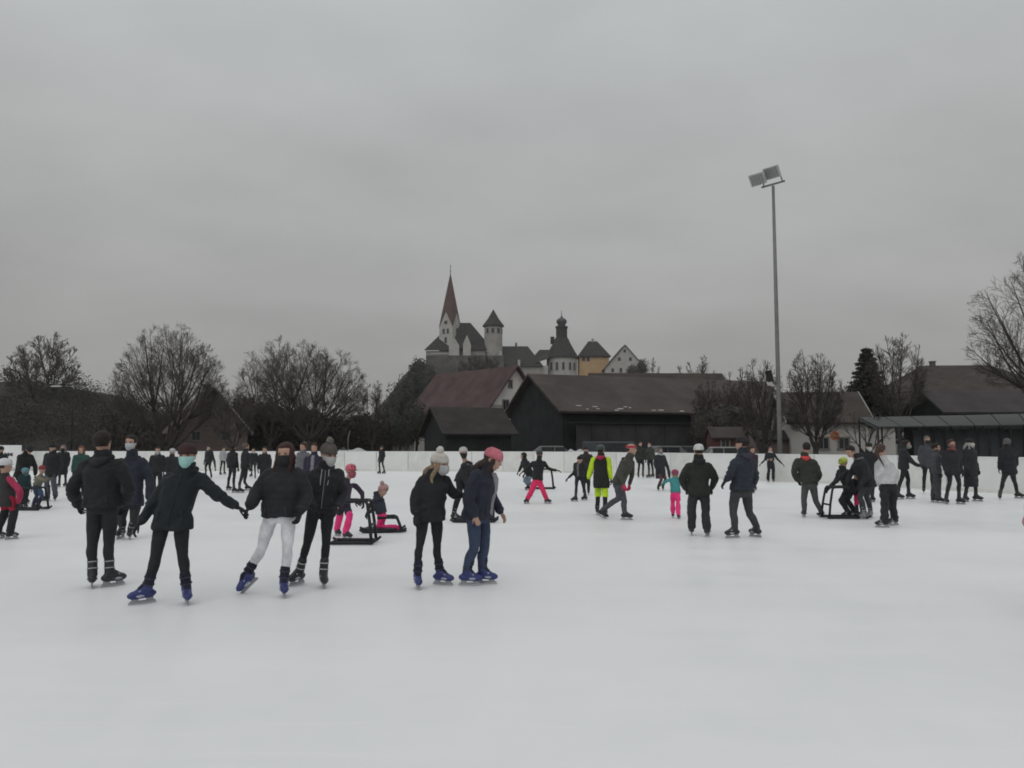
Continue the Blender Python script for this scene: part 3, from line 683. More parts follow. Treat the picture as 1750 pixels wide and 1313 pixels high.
for (fi, px_u, z_, w_, h_) in ((0, -.8, 568, .9, 2.0), (0, .8, 568, .9, 2.0), (0, 0, 553, 1.3, 1.3), (1, 0, 566, .9, 2.0), (0, 0, 583, 1.0, 2.2)):
    n_ = -ey if fi == 0 else ex; a = ex if fi == 0 else ey
    cc = at(tcx, cp(769, z_)[2]) + n_ * (hw + .05) + a * px_u * 1.3
    ax = np.array([a, n_, [0, 0, 1]])
    wd = MB().box(cc - n_ * .05, (w_ + .3, .2, h_ + .3), ax=ax).build('window', m_trim, ch, False, O); MB().box(cc + n_ * .05, (w_, .12, h_), ax=ax).build('pane', m_glass, wd, False, O)
def hip_roof(pts_eave, ridge, m, name='roof', parent=ch):
    v = [np.array(p) for p in pts_eave] + [np.array(p) for p in ridge]
    f = [(0, 1, 5, 4), (1, 2, 5), (2, 3, 4, 5), (3, 0, 4)]
    return mesh_obj(name, v, f + [(3, 2, 1, 0)], m, parent, False, O)
def block(px0, px1, py0, py1, y0, y1, m, name='wall', parent=ch, O_=None):
    a, b = P(px0, py0, YC + y0), P(px1, py1, YC + y0); c = P(px0, py0, YC + y0)
    x0, x1, z1, z0 = a[0], b[0], a[2], b[2]
    return MB().box(((x0 + x1) / 2, YC + (y0 + y1) / 2, (z0 + z1) / 2), (x1 - x0, y1 - y0, z1 - z0)).build(name, m, parent, False, O if O_ is None else O_)
# nave
hip_roof([cp(766, 598, -6), cp(842, 598, -6), cp(842, 597, 10), cp(766, 597, 10)], [cp(782, 552, 1), cp(804, 552, 1)], m_slate)
block(768, 840, 598, 650, -5, 9, m_plgrey)
# low choir roof to the left of the tower
hip_roof([cp(725, 599, -5), cp(768, 599, -5), cp(768, 598, 8), cp(725, 598, 8)], [cp(752, 572, 0), cp(766, 572, 0)], m_slate)
block(728, 768, 600, 640, -4, 7, m_plgrey)
block(736, 768, 603, 606, -4.3, -4.0, m_plaster, 'string_course')
# pale stepped gables in front of the nave
for (px, half, top, bot) in ((776, 8.5, 581, 612), (798, 6.5, 577, 612)):
    z0, z1, zt = cp(px, bot + 10)[2], cp(px, (top + bot) / 2 - 2)[2], cp(px, top)[2]; x = cp(px, 600, -8)[0]; h_ = half * S
    y0, y1 = YC - 8.5, YC - 5.5
    v = [(x - h_, y0, z0), (x + h_, y0, z0), (x + h_, y0, z1), (x, y0, zt), (x - h_, y0, z1)]; v += [(a, y1, c) for a, b, c in v]
    mesh_obj('side_gable', v, [(0, 1, 2, 3, 4), (9, 8, 7, 6, 5)] + [(i, i + 5, (i + 1) % 5 + 5, (i + 1) % 5) for i in range(5)], m_plaster, ch, False, O)
hip_roof([cp(781, 597, -7.5), cp(794, 597, -7.5), cp(794, 590, -3), cp(781, 590, -3)], [cp(786, 582, -4), cp(790, 582, -4)], m_slate)
# round keep tower
kt = empty('keep_tower', cp(842, 640), 'round pale keep tower with a dark pointed roof right of the church nave', 'tower'); OK_ = np.array(kt.location)
kc = cp(843, 600, -3); kr = 15.2 * S
MB().tube([at(kc, cp(843, 645, -3)[2]), at(kc, cp(843, 557, -3)[2])], [kr * 1.06, kr], 16).build('wall', m_plgrey, kt, False, OK_)
MB().tube([at(kc, cp(843, 559, -3)[2]), at(kc, cp(843, 556.5, -3)[2]), at(kc, cp(843, 545, -3)[2]), at(kc, cp(843, 529, -3)[2])], [kr * 1.22, kr * 1.2, kr * .62, .05], 8).build('roof', m_slate, kt, False, OK_)
for a in (-128, -92, -55, -20):
    d = np.array([math.cos(R(a)), math.sin(R(a)), 0]); q = at(kc, cp(843, 567, -3)[2]) + d * kr
    ax = np.array([[-d[1], d[0], 0], d, [0, 0, 1]])
    wd = MB().box(q, (1.5, .25, 2.3), ax=ax).build('window', m_plgrey, kt, False, OK_); MB().box(q + d * .1, (1.1, .2, 1.9), ax=ax).build('pane', m_glass, wd, False, OK_)
# long cloister range
cl_ = empty('cloister_range', cp(885, 640), 'long dark roofed range between the keep tower and the domed chapel', 'building'); Oc = np.array(cl_.location)
v = [cp(852, 640, -9), cp(925, 640, -9), cp(915, 605, -1), cp(902, 592, 3), cp(857, 592, 3), cp(852, 612, -3)]
hip_v = [cp(851, 626, -8), cp(928, 626, -8), cp(928, 625, 12), cp(851, 625, 12), cp(858, 592, 2), cp(902, 592, 2)]
mesh_obj('roof', hip_v, [(0, 1, 5, 4), (1, 2, 5), (2, 3, 4, 5), (3, 0, 4), (3, 2, 1, 0)], m_slate, cl_, False, Oc)
block(853, 926, 626, 660, -7, 10, m_plgrey, 'wall', cl_, Oc)
block(853, 858, 600, 640, -9.2, -8.2, m_plaster, 'buttress', cl_, Oc); block(885, 889, 615, 640, -9.2, -8.2, m_plaster, 'buttress', cl_, Oc)
MB().box(cp(882, 590, 2), (.8, .8, 2)).build('chimney', m_stone, cl_, False, Oc)
# domed chapel
dc = empty('domed_chapel', cp(960, 640), 'white chapel with a dark roof, lantern and small onion dome', 'church'); Od = np.array(dc.location)
cc = cp(960, 600, 0)
def zz(py): return cp(960, py)[2]
rr = 26 * S
MB().tube([at(cc, zz(655)), at(cc, zz(612))], [rr, rr], 12).build('wall', m_plaster, dc, False, Od)
MB().tube([at(cc, zz(613)), at(cc, zz(611)), at(cc, zz(600)), at(cc, zz(588)), at(cc, zz(578))], [rr * 1.14, rr * 1.12, rr * .86, rr * .6, 11 * S], 12).build('roof', m_slate, dc, False, Od)
ln = MB().tube([at(cc, zz(580)), at(cc, zz(562)), at(cc, zz(561)), at(cc, zz(558))], [9.6 * S, 9.6 * S, 11 * S, 10.4 * S], 8).build('lantern', m_slate, dc, False, Od)
MB().tube([at(cc, zz(558)), at(cc, zz(555)), at(cc, zz(552)), at(cc, zz(549)), at(cc, zz(546)), at(cc, zz(543.5)), at(cc, zz(540)), at(cc, zz(531))], [6.5 * S, 6.5 * S, 8.8 * S, 9.2 * S, 7.5 * S, 3.2 * S, .8 * S, .3 * S], 12).build('onion_dome', m_copper, dc, True, Od)
for a in (-135, -112, -88, -62, -40):
    d = np.array([math.cos(R(a)), math.sin(R(a)), 0]); q = at(cc, zz(628)) + d * rr; ax = np.array([[-d[1], d[0], 0], d, [0, 0, 1]])
    wd = MB().box(q, (1.2, .3, 3.4), ax=ax).build('window', m_plgrey, dc, False, Od); MB().box(q + d * .1, (.85, .25, 3.0), ax=ax).build('pane', m_glass, wd, False, Od)
v = [cp(898, 626, -7), cp(938, 613, -7), cp(938, 612, 8), cp(898, 625, 8), cp(922, 598, 1), cp(940, 598, 1)]
mesh_obj('side_roof', v, [(0, 1, 5, 4), (1, 2, 5), (2, 3, 4, 5), (3, 0, 4), (3, 2, 1, 0)], m_slate, dc, False, Od)
block(904, 937, 625, 655, -6, 7, m_plaster, 'side_wall', dc, Od)
MB().box(cp(944, 582, 0), (1.6, 1.6, 3)).build('chimney', m_slate, dc, False, Od)
# yellow house, white gabled house
q = cp(1013, 584, 4)
house('yellow_house', 'yellow house with a dark hipped roof beside the domed chapel', 'house', q[:2], 0, 12.4, 10, cp(1013, 606)[2], q[2], m_yellow, m_slate, base=cp(1013, 660)[2], over=.9, hip=.72, chimney=[(0, 0, 1.0, .9)],
      wins=[('front', -4.4, cp(0, 614)[2], 1.3, 1.9), ('front', -2.5, cp(0, 614)[2], 1.3, 1.9)])
q = cp(1068, 590, -4); 
house('white_gabled_house', 'white gabled house with small windows at the right end of the hilltop', 'house', (q[0], q[1] + 6), R(90), 12, 17.0, cp(1068, 630, -4)[2], q[2], m_plaster, m_slate, base=cp(1068, 670)[2], over=.8,
      wins=[('left', 2.4, cp(0, 614, -4)[2], 1.1, 1.4), ('left', -2.2, cp(0, 614, -4)[2], 1.1, 1.4), ('left', .1, cp(0, 600, -4)[2], .9, 1.2), ('left', 5.2, cp(0, 633, -4)[2], 1.1, 1.5), ('left', 1.8, cp(0, 633, -4)[2], 1.0, 1.8)])
# terrace wall
tr = empty('terrace_wall', cp(770, 620, -14), 'stone terrace wall under the church', 'wall'); Ot = np.array(tr.location)
for i in range(14):
    a, b = cp(728 + i * 9.5, 608, -14), cp(728 + (i + 1) * 9.5, 640, -14)
    MB().box(((a[0] + b[0]) / 2, a[1] + random.uniform(-.2, .2), (a[2] + b[2]) / 2), (b[0] - a[0] - .06, 1.2, a[2] - b[2])).build('block', m_stone, tr, False, Ot)

# ------------------------------------------------------------------ masts, lamps, cars
mb_ = P(1333, 770, 42.5); top = P(1320, 318, 42.5)
m_galv = mat('galvanised_steel', (0.20, 0.20, 0.195), .55, .12, 4, metallic=.2)
m_lampglass = mat('floodlight_glass', (.34, .345, .34), .3, .2, 12, spec=.5); m_lampcase = mat('floodlight_case', (.50, .505, .50), .5, .1, 6)
fl = empty('floodlight_mast', (mb_[0], mb_[1], 0), 'tall grey floodlight mast with two lamp heads', 'floodlight')
Hm = top[2]
MB().tube([(0, 0, -.1), (0, 0, 2.5), (0, 0, Hm * .6), (0, 0, Hm)], [.128, .12, .102, .078], 14).build('pole', m_galv, fl, True)
MB().box((0, 0, .04), (.6, .6, .08)).build('base_plate', m_galv, fl)
tl = np.array([math.cos(R(35)), -math.sin(R(35)) * .5, 0]); tl = unit(tl)
MB().tube([tl * -.62 + [0, 0, Hm - .02], tl * .62 + [0, 0, Hm + .22]], [.055, .055], 8).build('crossbar', m_galv, fl, True)
for (s, dz, lx) in ((-1, .28, -.64), (1, .66, .16)):
    c = np.array([lx - .26, -.15, Hm + dz + .05]); n_ = unit(np.array([-.45, -.62, -.50])); u = unit(np.array([.85, -.5, .18])); u = unit(u - n_ * np.dot(u, n_)); v_ = np.cross(n_, u)
    ax = np.array([u, v_, n_])
    hd = MB().box(c, (.84, .66, .16), ax=ax).box(c - n_ * .14, (.5, .4, .16), ax=ax).build('lamp_head', m_lampcase, fl)
    MB().box(c + n_ * .085, (.70, .54, .02), ax=ax).build('glass', m_lampglass, hd)
    for k in range(5): MB().box(c + n_ * .10 + u * (-.28 + .14 * k), (.02, .54, .03), ax=ax).build('grille_bar', m_galv, hd)
    MB().tube([c - n_ * .1 + u * .35, tl * (.5 * s) + [0, 0, Hm + .1 + .1 * s]], [.035, .035], 6).build('bracket', m_galv, fl, True)
# loudspeaker on the mast
sp_ = empty('loudspeaker', (mb_[0] - .5, mb_[1] - .1, P(1311, 650, 42.4)[2]), 'dark loudspeaker box on an arm of the floodlight mast', 'loudspeaker')
MB().box((0, 0, .22), (.28, .26, .62), ax=np.array([[.97, 0, .22], [0, 1, 0], [-.22, 0, .97]])).build('cabinet', mat('black_plastic', (.014, .014, .015), .6, .2, 10), sp_)
MB().box((.02, -.0, -.2), (.2, .2, .18)).build('horn', m_lampcase, sp_)
MB().tube([(.05, .05, 0), (.5, .1, -.1)], [.03, .03], 6).build('arm', m_galv, sp_)
# street lamp over the wooded hill
q = P(96, 661, 62)
st = empty('street_lamp', (q[0] + 1.4, q[1], 0), 'slim street lamp with a pale flat head before the wooded hill', 'street lamp')
MB().tube([(0, 0, -.1), (0, 0, q[2] - .3), (-.3, 0, q[2] - .05), (-1.1, 0, q[2])], [.07, .05, .045, .04], 8).build('pole', m_steel, st, True)
MB().ell((-1.4, 0, q[2] + .02), (.5, .14, .07), 12, 6).build('lamp_head', m_lampcase, st, True)
q = P(595, 742, 52)
sm = empty('marker_pole', (q[0], q[1], 0), 'thin pale pole on the snow bank behind the far boards', 'pole')
MB().tube([(0, 0, -.1), (0, 0, q[2] * .9), (.12, 0, q[2] + .2)], [.035, .03, .025], 6).build('stem', m_galv, sm, True)
MB().box((-.25, -.05, 1.35), (.45, .2, .12)).build('foot', m_steel, sm)
# snow banks
def bank(px0, px1, Y, h, label):
    a, b = P(px0, 760, Y), P(px1, 760, Y); n = 26; v = []; f = []
    for i in range(n + 1):
        t = i / n; x = a[0] + (b[0] - a[0]) * t; hh = h * (math.sin(math.pi * min(t * 3, 1, (1 - t) * 3) / 2) ** .7) * (.95 + .05 * math.sin(i * .9))
        for j in range(7):
            s = j / 6; v.append((x, Y + (s - .5) * 2.4, -.05 + hh * math.sin(math.pi * s) ** .8))
    for i in range(n):
        for j in range(6): f.append((i * 7 + j, i * 7 + j + 1, i * 7 + j + 8, i * 7 + j + 7))
    tag(mesh_obj('snow_bank', v, f, m_snow, None, True), label, 'snow bank', 'snow banks behind the boards')
bank(555, 650, 53.5, 1.48, 'grey snow bank behind the far boards near the thin pole')
bank(955, 1015, 51, 1.42, 'small snow bank behind the far boards by the grey car')
# banner on the far left boards with faded dark lettering
q0, q1 = P(-40, 761, 49.0), P(37, 761, 49.0); zt, zb_ = q0[2], P(0, 786, 49)[2]
bn = empty('banner', ((q0[0] + q1[0]) / 2, 49.0, .2), 'pale banner board above the boards at the far left', 'banner'); Ob = np.array(bn.location)
MB().box(((q0[0] + q1[0]) / 2, 49.0, (zt + .2) / 2), (q1[0] - q0[0], .05, zt - .2)).build('panel', m_board, bn, False, Ob)
for i, w_ in enumerate((.1, .05, .08, .08, .05, .09, .06)):
    q = P(9 + i * 2.1, 777, 49); MB().box((q[0], 48.965, q[2]), (w_ * .8, .01, .16 if i % 3 else .22)).build('letter', m_steel, bn, False, Ob)
for s in (0, 1):
    MB().box((q0[0] + .1 if s == 0 else q1[0] - .1, 49.06, .75), (.07, .07, 1.5)).build('post', m_steel, bn, False, Ob)

def car(px, Y, L, H, color, label, yaw=0.0, van=False):
    b = P(px, 760, Y); t = empty('parked_car', (b[0], b[1], 0), label, 'car', 'cars parked behind the far boards'); t.rotation_euler = (0, 0, yaw)
    l = L / 2; W = 1.7
    prof = ([(-l, .35), (l, .35), (l, .95), (l * .78, 1.1), (l * .55, H), (-l * .96, H), (-l, 1.0)] if van else
            [(-l, .35), (l, .35), (l, .70), (l * .93, .84), (l * .5, .95), (l * .22, H), (-l * .55, H), (-l * .88, .98), (-l, .92)])
    n = len(prof)
    v = [(x, -W / 2 * (1 if z < 1.0 else .86), z) for x, z in prof] + [(x, W / 2 * (1 if z < 1.0 else .86), z) for x, z in prof]
    body = mesh_obj('body', v, [tuple(range(n)), tuple(range(2 * n - 1, n - 1, -1))] + [(i, i + n, (i + 1) % n + n, (i + 1) % n) for i in range(n)], mat('car_paint_' + label[:14], color, .35, .05, 2, spec=.5), t)
    bv = body.modifiers.new('b', 'BEVEL'); bv.width = .06; bv.segments = 2
    z0, z1 = (1.05, H - .12) if van else (.98, H - .08)
    for (x0, x1) in ((-l * .5, -l * .08), (-l * .04, l * .3)):
        for s in (-1, 1): MB().box(((x0 + x1) / 2, s * W / 2 * .92, (z0 + z1) / 2), (x1 - x0, .12, z1 - z0)).build('window', m_glass, t)
    xa, xb = (l * .76, l * .57) if van else (l * .47, l * .25)
    mesh_obj('windscreen', [(xa + .03, -.62, .99), (xa + .03, .62, .99), (xb + .03, .58, z1), (xb + .03, -.58, z1), (xa - .03, -.62, .99), (xa - .03, .62, .99), (xb - .03, .58, z1), (xb - .03, -.58, z1)],
             [(0, 1, 2, 3), (7, 6, 5, 4), (0, 4, 5, 1), (2, 6, 7, 3), (1, 5, 6, 2), (0, 3, 7, 4)], m_glass, t)
    for x in (-l * .62, l * .62):
        for s in (-1, 1):
            wv, wf = tube([(x, s * (W / 2 - .2), .32), (x, s * (W / 2 + .01), .32)], [.32, .32], 16)
            wh = mesh_obj('wheel', wv, wf, MATS['black_plastic'], t); rv, rf = tube([(x, s * (W / 2), .32), (x, s * (W / 2 + .02), .32)], [.18, .18], 12); mesh_obj('rim', rv, rf, m_galv, wh)
    for s in (-1, 1):
        MB().box((l, s * .6, .68), (.04, .3, .12)).build('headlight', m_lampcase, t); MB().box((-l, s * .65, .8), (.04, .2, .18)).build('tail_light', mat('tail_light', (.15, .01, .01), .3), t)
    return t
car(950, 58, 4.3, 1.55, (.11, .11, .115), 'grey car parked in front of the barn corner', 0)
car(1050, 56, 4.6, 1.85, (.035, .048, .058), 'dark blue van parked behind the red capped skater', 0, True)
car(1128, 55, 4.2, 1.55, (.10, .105, .11), 'silver grey car parked behind the navy coated skaters', R(200))
car(1172, 56, 4.2, 1.55, (.03, .03, .033), 'black car parked just left of the white beanie', 0)
car(1228, 53, 4.0, 1.5, (.22, .22, .22), 'pale car parked beside the reddish shed', R(180))

# ------------------------------------------------------------------ people
SKULL = np.array([(0.00, .022, .026, .036), (0.05, .036, .045, .030), (0.14, .053, .066, .020), (0.28, .063, .083, .008), (0.45, .070, .093, .000), (0.62, .076, .099, -.004), (0.78, .073, .094, -.005), (0.90, .056, .073, -.005), (0.97, .034, .045, -.004), (1.0, .012, .016, -.003)])
SKIN = mat('skin', (.42, .26, .20), .6, .08, 20)
M_EYE = mat('eye_dark', (.02, .015, .012), .3); M_LIP = mat('lips', (.30, .12, .11), .5)
M_BLADE = mat('blade_steel', (.45, .46, .48), .35, .05, 5, metallic=.7); M_HOLD = mat('blade_holder_plastic', (.30, .31, .33), .5, .1, 8)
M_AID = mat('black_aid_plastic', (.016, .017, .019), .55, .2, 8)
def fwd(yaw): y = R(yaw); return np.array([math.sin(y), -math.cos(y), 0.0])
UP = np.array([0, 0, 1.0])
def hand(mb, w_, d, palm_n, k, curl=.5):
    """palm, four unequal bent fingers and a side thumb; d: direction, palm_n: palm normal"""
    d = unit(d); n_ = unit(palm_n - d * np.dot(palm_n, d)); s = np.cross(d, n_)
    v, f = limb([w_ - d * .02 * k, w_ + d * .045 * k, w_ + d * .085 * k], [.024 * k, .030 * k, .027 * k], 8); c = v - w_
    v = w_ + c - np.outer(c @ n_, n_) * .42 + np.outer(c @ s, s) * .30; mb.add(v, f)
    for i, L in enumerate((.066, .078, .072, .055)):
        b = w_ + d * .085 * k + s * (-.03 + .02 * i) * k
        p1 = b + (d * math.cos(curl * .5) + n_ * math.sin(curl * .5)) * L * .45 * k
        p2 = p1 + (d * math.cos(curl * 1.5) + n_ * math.sin(curl * 1.5)) * L * .32 * k
        p3 = p2 + (d * math.cos(curl * 2.4) + n_ * math.sin(curl * 2.4)) * L * .25 * k
        mb.add(*limb([b, p1, p2, p3], [.0098 * k, .0092 * k, .0085 * k, .0075 * k], 6, 2))
    b = w_ + d * .03 * k - s * .028 * k
    mb.add(*limb([b, b + (d * .6 - s * .7 + n_ * .2) * .035 * k, b + (d * 1.2 - s * .75 + n_ * .5) * .05 * k], [.012 * k, .011 * k, .009 * k], 6, 2))

PN = [0]
def person(label, feet, top=None, yaw=0, J={}, H=None, hyaw=None, hpitch=0, jacket=None, trousers=None, hat=None, hair=None, mask=None, gloves=None, skate=((.02, .02, .022), (.3, .3, .32)), group=None, base=None, kneel=False, back=None, scarf=None, extras=None):
    PN[0] += 1; seed = PN[0] * 17
    g = [G(q[0], q[1]) for q in feet] if base is None else [np.array(base), np.array(base)]
    B = (g[0] + g[1]) / 2; Y = B[1]
    if H is None: H = P(feet[0][0], top, Y)[2]
    k = H / 1.75; hk = (0.155 + 0.052 * H) / .226
    near, mid_ = Y < 11, Y < 20
    t = empty('person', B, label, 'person', group or 'skaters on the ice'); O = B.copy()
    Fv = fwd(yaw); Sv = np.array([math.cos(R(yaw)), math.sin(R(yaw)), 0.0])
    if Sv[0] < -1e-6: Sv = -Sv
    base_hip = B + np.array([0, 0, .93 * k])
    D = {'pel': base_hip, 'nk': B + UP * 1.455 * k, 'head': B + UP * (1.75 * k - .113 * hk) + Fv * .015}
    for s, n_ in ((-1, 'a'), (1, 'b')):
        D['s' + n_] = B + Sv * s * .178 * k + UP * 1.41 * k
        D['e' + n_] = B + Sv * s * .235 * k + UP * 1.12 * k - Fv * .02
        D['w' + n_] = B + Sv * s * .225 * k + UP * .88 * k + Fv * .07
        D['h' + n_] = base_hip + Sv * s * .088 * k
    for n_, v in J.items():
        if n_ in ('ka', 'kb', 'aa', 'ab'): continue
        d0 = D[n_]; D[n_] = P(v[0], v[1], d0[1] + (v[2] if len(v) > 2 else 0))
    if 'sa' in J and 'sb' in J:
        mS = (D['sa'] + D['sb']) / 2
        for n_ in ('sa', 'sb'): D[n_] = mS + (D[n_] - mS) * .84
    if 'ha' in J or 'hb' in J: D['pel'] = (D['ha'] + D['hb']) / 2 + UP * .02
    elif 'pel' in J:
        for s, n_ in ((-1, 'a'), (1, 'b')): D['h' + n_] = D['pel'] + Sv * s * .088 * k - UP * .02
    if ('sa' in J and 'sb' in J) and 'nk' not in J: D['nk'] = (D['sa'] + D['sb']) / 2 + UP * .05 * k
    if 'nk' in J and 'sa' not in J:
        for s, n_ in ((-1, 'a'), (1, 'b')): D['s' + n_] = D['nk'] + Sv * s * .178 * k - unit(D['nk'] - D['pel']) * .045 * k
        for n_ in 'ab':
            if 'e' + n_ not in J: D['e' + n_] = D['s' + n_] + np.array([0, 0, -.28 * k]) + Fv * .05
            if 'w' + n_ not in J: D['w' + n_] = D['e' + n_] + np.array([0, 0, -.20 * k]) + Fv * .12
    if 'nk' in J and 'head' not in J: D['head'] = D['nk'] + unit(D['nk'] - D['pel'] + Fv * .1) * .19 * hk
    pel, nk = D['pel'], D['nk']
    # feet, ankles, knees
    toe = []
    for i, n_ in enumerate('ab'):
        ty = (feet[i][2] if base is None and len(feet[i]) > 2 else yaw); pit = feet[i][3] if base is None and len(feet[i]) > 3 else 0; lift = feet[i][4] if base is None and len(feet[i]) > 4 else 0
        T = fwd(ty); toe.append((T, R(pit), lift))
        D['a' + n_] = g[i] - T * .045 * k * math.cos(R(pit)) + UP * ((.155 + .09 * math.sin(R(pit))) * k + lift)
        if 'a' + n_ in J: D['a' + n_] = P(*J['a' + n_][:2], D['a' + n_][1] + (J['a' + n_][2] if len(J['a' + n_]) > 2 else 0))
        m_ = (D['h' + n_] + D['a' + n_]) / 2
        L = (0.80 * k); dd = np.linalg.norm(D['h' + n_] - D['a' + n_]); bend = math.sqrt(max(0, (L / 2) ** 2 - (dd / 2) ** 2)) if dd < L else .015
        D['k' + n_] = m_ + Fv * min(bend, .25 * k) + UP * .02
        if 'k' + n_ in J:
            q = J['k' + n_]; D['k' + n_] = P(q[0], q[1], m_[1] + (q[2] if len(q) > 2 else Fv[1] * .03))
    spine = nk - pel; Lsp = np.linalg.norm(spine)
    sdir = unit(D['sb'] - D['sa']); hdir = unit(D['hb'] - D['ha']) if np.linalg.norm(D['hb'] - D['ha']) > .03 else Sv
    shw = max(np.linalg.norm(D['sb'] - D['sa']) / 2, .13 * k)
    def torso(mb, prof):
        rings = []
        for (tt, hw_, hd_, fo) in prof:
            c = pel + spine * tt if tt >= 0 else pel + UP * tt * Lsp
            tm = min(max(tt, 0), 1); s_ = unit(hdir * (1 - tm) + sdir * tm)
            ax_ = unit(spine) if tt > .15 else unit(unit(spine) * max(tt, 0) * 6 + UP * (1 - max(tt, 0) * 6))
            s_ = unit(s_ - ax_ * np.dot(s_, ax_)); f_ = np.cross(ax_, s_); f_ = f_ if np.dot(f_, Fv) > 0 else -f_
            a = np.linspace(0, 2 * np.pi, 20, endpoint=False)
            rings.append(c + f_ * fo + np.outer(np.sign(np.cos(a)) * np.abs(np.cos(a)) ** .85 * hw_, s_) + np.outer(np.sign(np.sin(a)) * np.abs(np.sin(a)) ** .85 * hd_, f_))
        mb.add(*loft_rings(rings))
    vox = .0135 if near else (.019 if mid_ else .027)
    # head frame
    hy = yaw if hyaw is None else hyaw; hf = fwd(hy); hs = np.array([math.cos(R(hy)), math.sin(R(hy)), 0.0])
    hp_ = R(hpitch); hu = UP * math.cos(hp_) + hf * math.sin(hp_); hf = hf * math.cos(hp_) - UP * math.sin(hp_)
    hc = D['head']; q_ = hk
    def skull(tt, ang, sc=1.0, sh=(0, 0)):
        w_ = np.interp(tt, SKULL[:, 0], SKULL[:, 1]); d_ = np.interp(tt, SKULL[:, 0], SKULL[:, 2]); o_ = np.interp(tt, SKULL[:, 0], SKULL[:, 3])
        return hc + q_ * (hu * ((tt - .5) * .226 * (1 + (sc - 1) * .8) + sh[1]) + hs * math.cos(ang) * w_ * sc + hf * (math.sin(ang) * d_ * sc + o_ + sh[0]))
    AN = np.linspace(0, 2 * np.pi, 20, endpoint=False)
    # body: one skin of head, neck, torso, arms, legs (and bare hands)
    mb = MB()
    mb.add(*loft_rings([np.array([skull(tt, a) for a in AN]) for tt in (0, .05, .14, .28, .36, .45, .54, .62, .70, .78, .85, .9, .97, 1.0)]))
    mb.add(*limb([nk - unit(spine) * .06 * k, hc - hu * .05 * q_ - hf * .02 * q_], [.060 * k, .050 * q_], 10))
    noseb = skull(.40, math.pi / 2); mb.add(*limb([skull(.56, math.pi / 2) - hf * .004, noseb + hf * .014 * q_, noseb + hf * .004 * q_ - hu * .012 * q_], [.008 * q_, .013 * q_, .012 * q_], 7, 3))
    mb.add(*limb([skull(.64, 1.0), skull(.655, math.pi / 2) + hf * .003, skull(.64, math.pi - 1.0)], [.008 * q_] * 3, 6, 3))
    mb.add(*limb([skull(.2, 1.25), skull(.19, math.pi / 2) + hf * .004, skull(.2, math.pi - 1.25)], [.008 * q_] * 3, 6, 2))
    for s in (0, math.pi): 
        e0 = skull(.47, s) - hf * .012; v, f = ellipsoid(e0, (.009 * q_, .02 * q_, .032 * q_), 8, 6, np.array([hs, hf, hu])); mb.add(v, f)
    torso(mb, [(-.08, .13 * k, .09 * k, 0), (.1, .135 * k, .095 * k, 0), (.35, .115 * k, .08 * k, 0), (.75, .14 * k, .095 * k, 0), (.93, shw * .8, .07 * k, 0), (1.0, .06 * k, .055 * k, 0)])
    for n_ in 'ab':
        mb.add(*limb([D['s' + n_], D['e' + n_], D['w' + n_]], [.048 * k, .038 * k, .026 * k], 8))
        mb.add(*limb([D['h' + n_], D['h' + n_] + (D['k' + n_] - D['h' + n_]) * .45 + Fv * .012 * k, D['k' + n_], D['k' + n_] + (D['a' + n_] - D['k' + n_]) * .34 - Fv * .016 * k, D['a' + n_] + (D['k' + n_] - D['a' + n_]) * .12], [.058 * k, .050 * k, .032 * k, .031 * k, .021 * k], 8))
    for n_ in 'ab':
        gl = MB()
        d = unit(D['w' + n_] - D['e' + n_]); inward = (pel - D['w' + n_]); hand(mb if gloves is None else gl, D['w' + n_] + d * .01, d, inward, (.82 if gloves is None else .92) * hk, .55)
        if gloves is not None: gl.build('glove', cloth(gloves), t, True, O)
    bv = .008 if near else (.013 if mid_ else .02)
    body = remeshed('body', mb, SKIN, t, O, bv, 3 if near else 2, dec=.45 if near else .35)
    # eyes, mouth
    if abs(((hy + 180) % 360) - 180) < 110:
        for s in (-1, 1):
            e = skull(.545, math.pi / 2 + s * .42) - hf * .003 * q_
            MB().ell(e, (.013 * q_, .008 * q_, .009 * q_), 8, 6, np.array([hs, hf, hu])).build('eye', M_EYE, t, True, O)
        if mask is None:
            MB().ell(skull(.22, math.pi / 2) + hf * .001, (.022 * q_, .006 * q_, .008 * q_), 8, 6, np.array([hs, hf, hu])).build('mouth', M_LIP, t, True, O)
    # trousers
    if trousers:
        c, fit = trousers['c'], trousers.get('fit', 'slim')
        rr = {'tights': (.080, .051, .040), 'slim': (.086, .059, .047), 'jeans': (.091, .066, .056), 'ski': (.104, .088, .082), 'wide': (.102, .083, .084)}[fit]
        rr = [x * k for x in rr]
        def leg_end(n_, up_): return D['a' + n_] + unit(D['k' + n_] - D['a' + n_]) * up_ * k
        tops = .10 if fit in ('tights', 'slim') else .0
        mb = MB(); torso(mb, [(-.16, .155 * k, .105 * k, 0), (-.05, .168 * k, .118 * k, 0), (.1, .165 * k, .115 * k, 0), (.28, .15 * k, .105 * k, 0)])
        low = trousers.get('low')
        lows = MB()
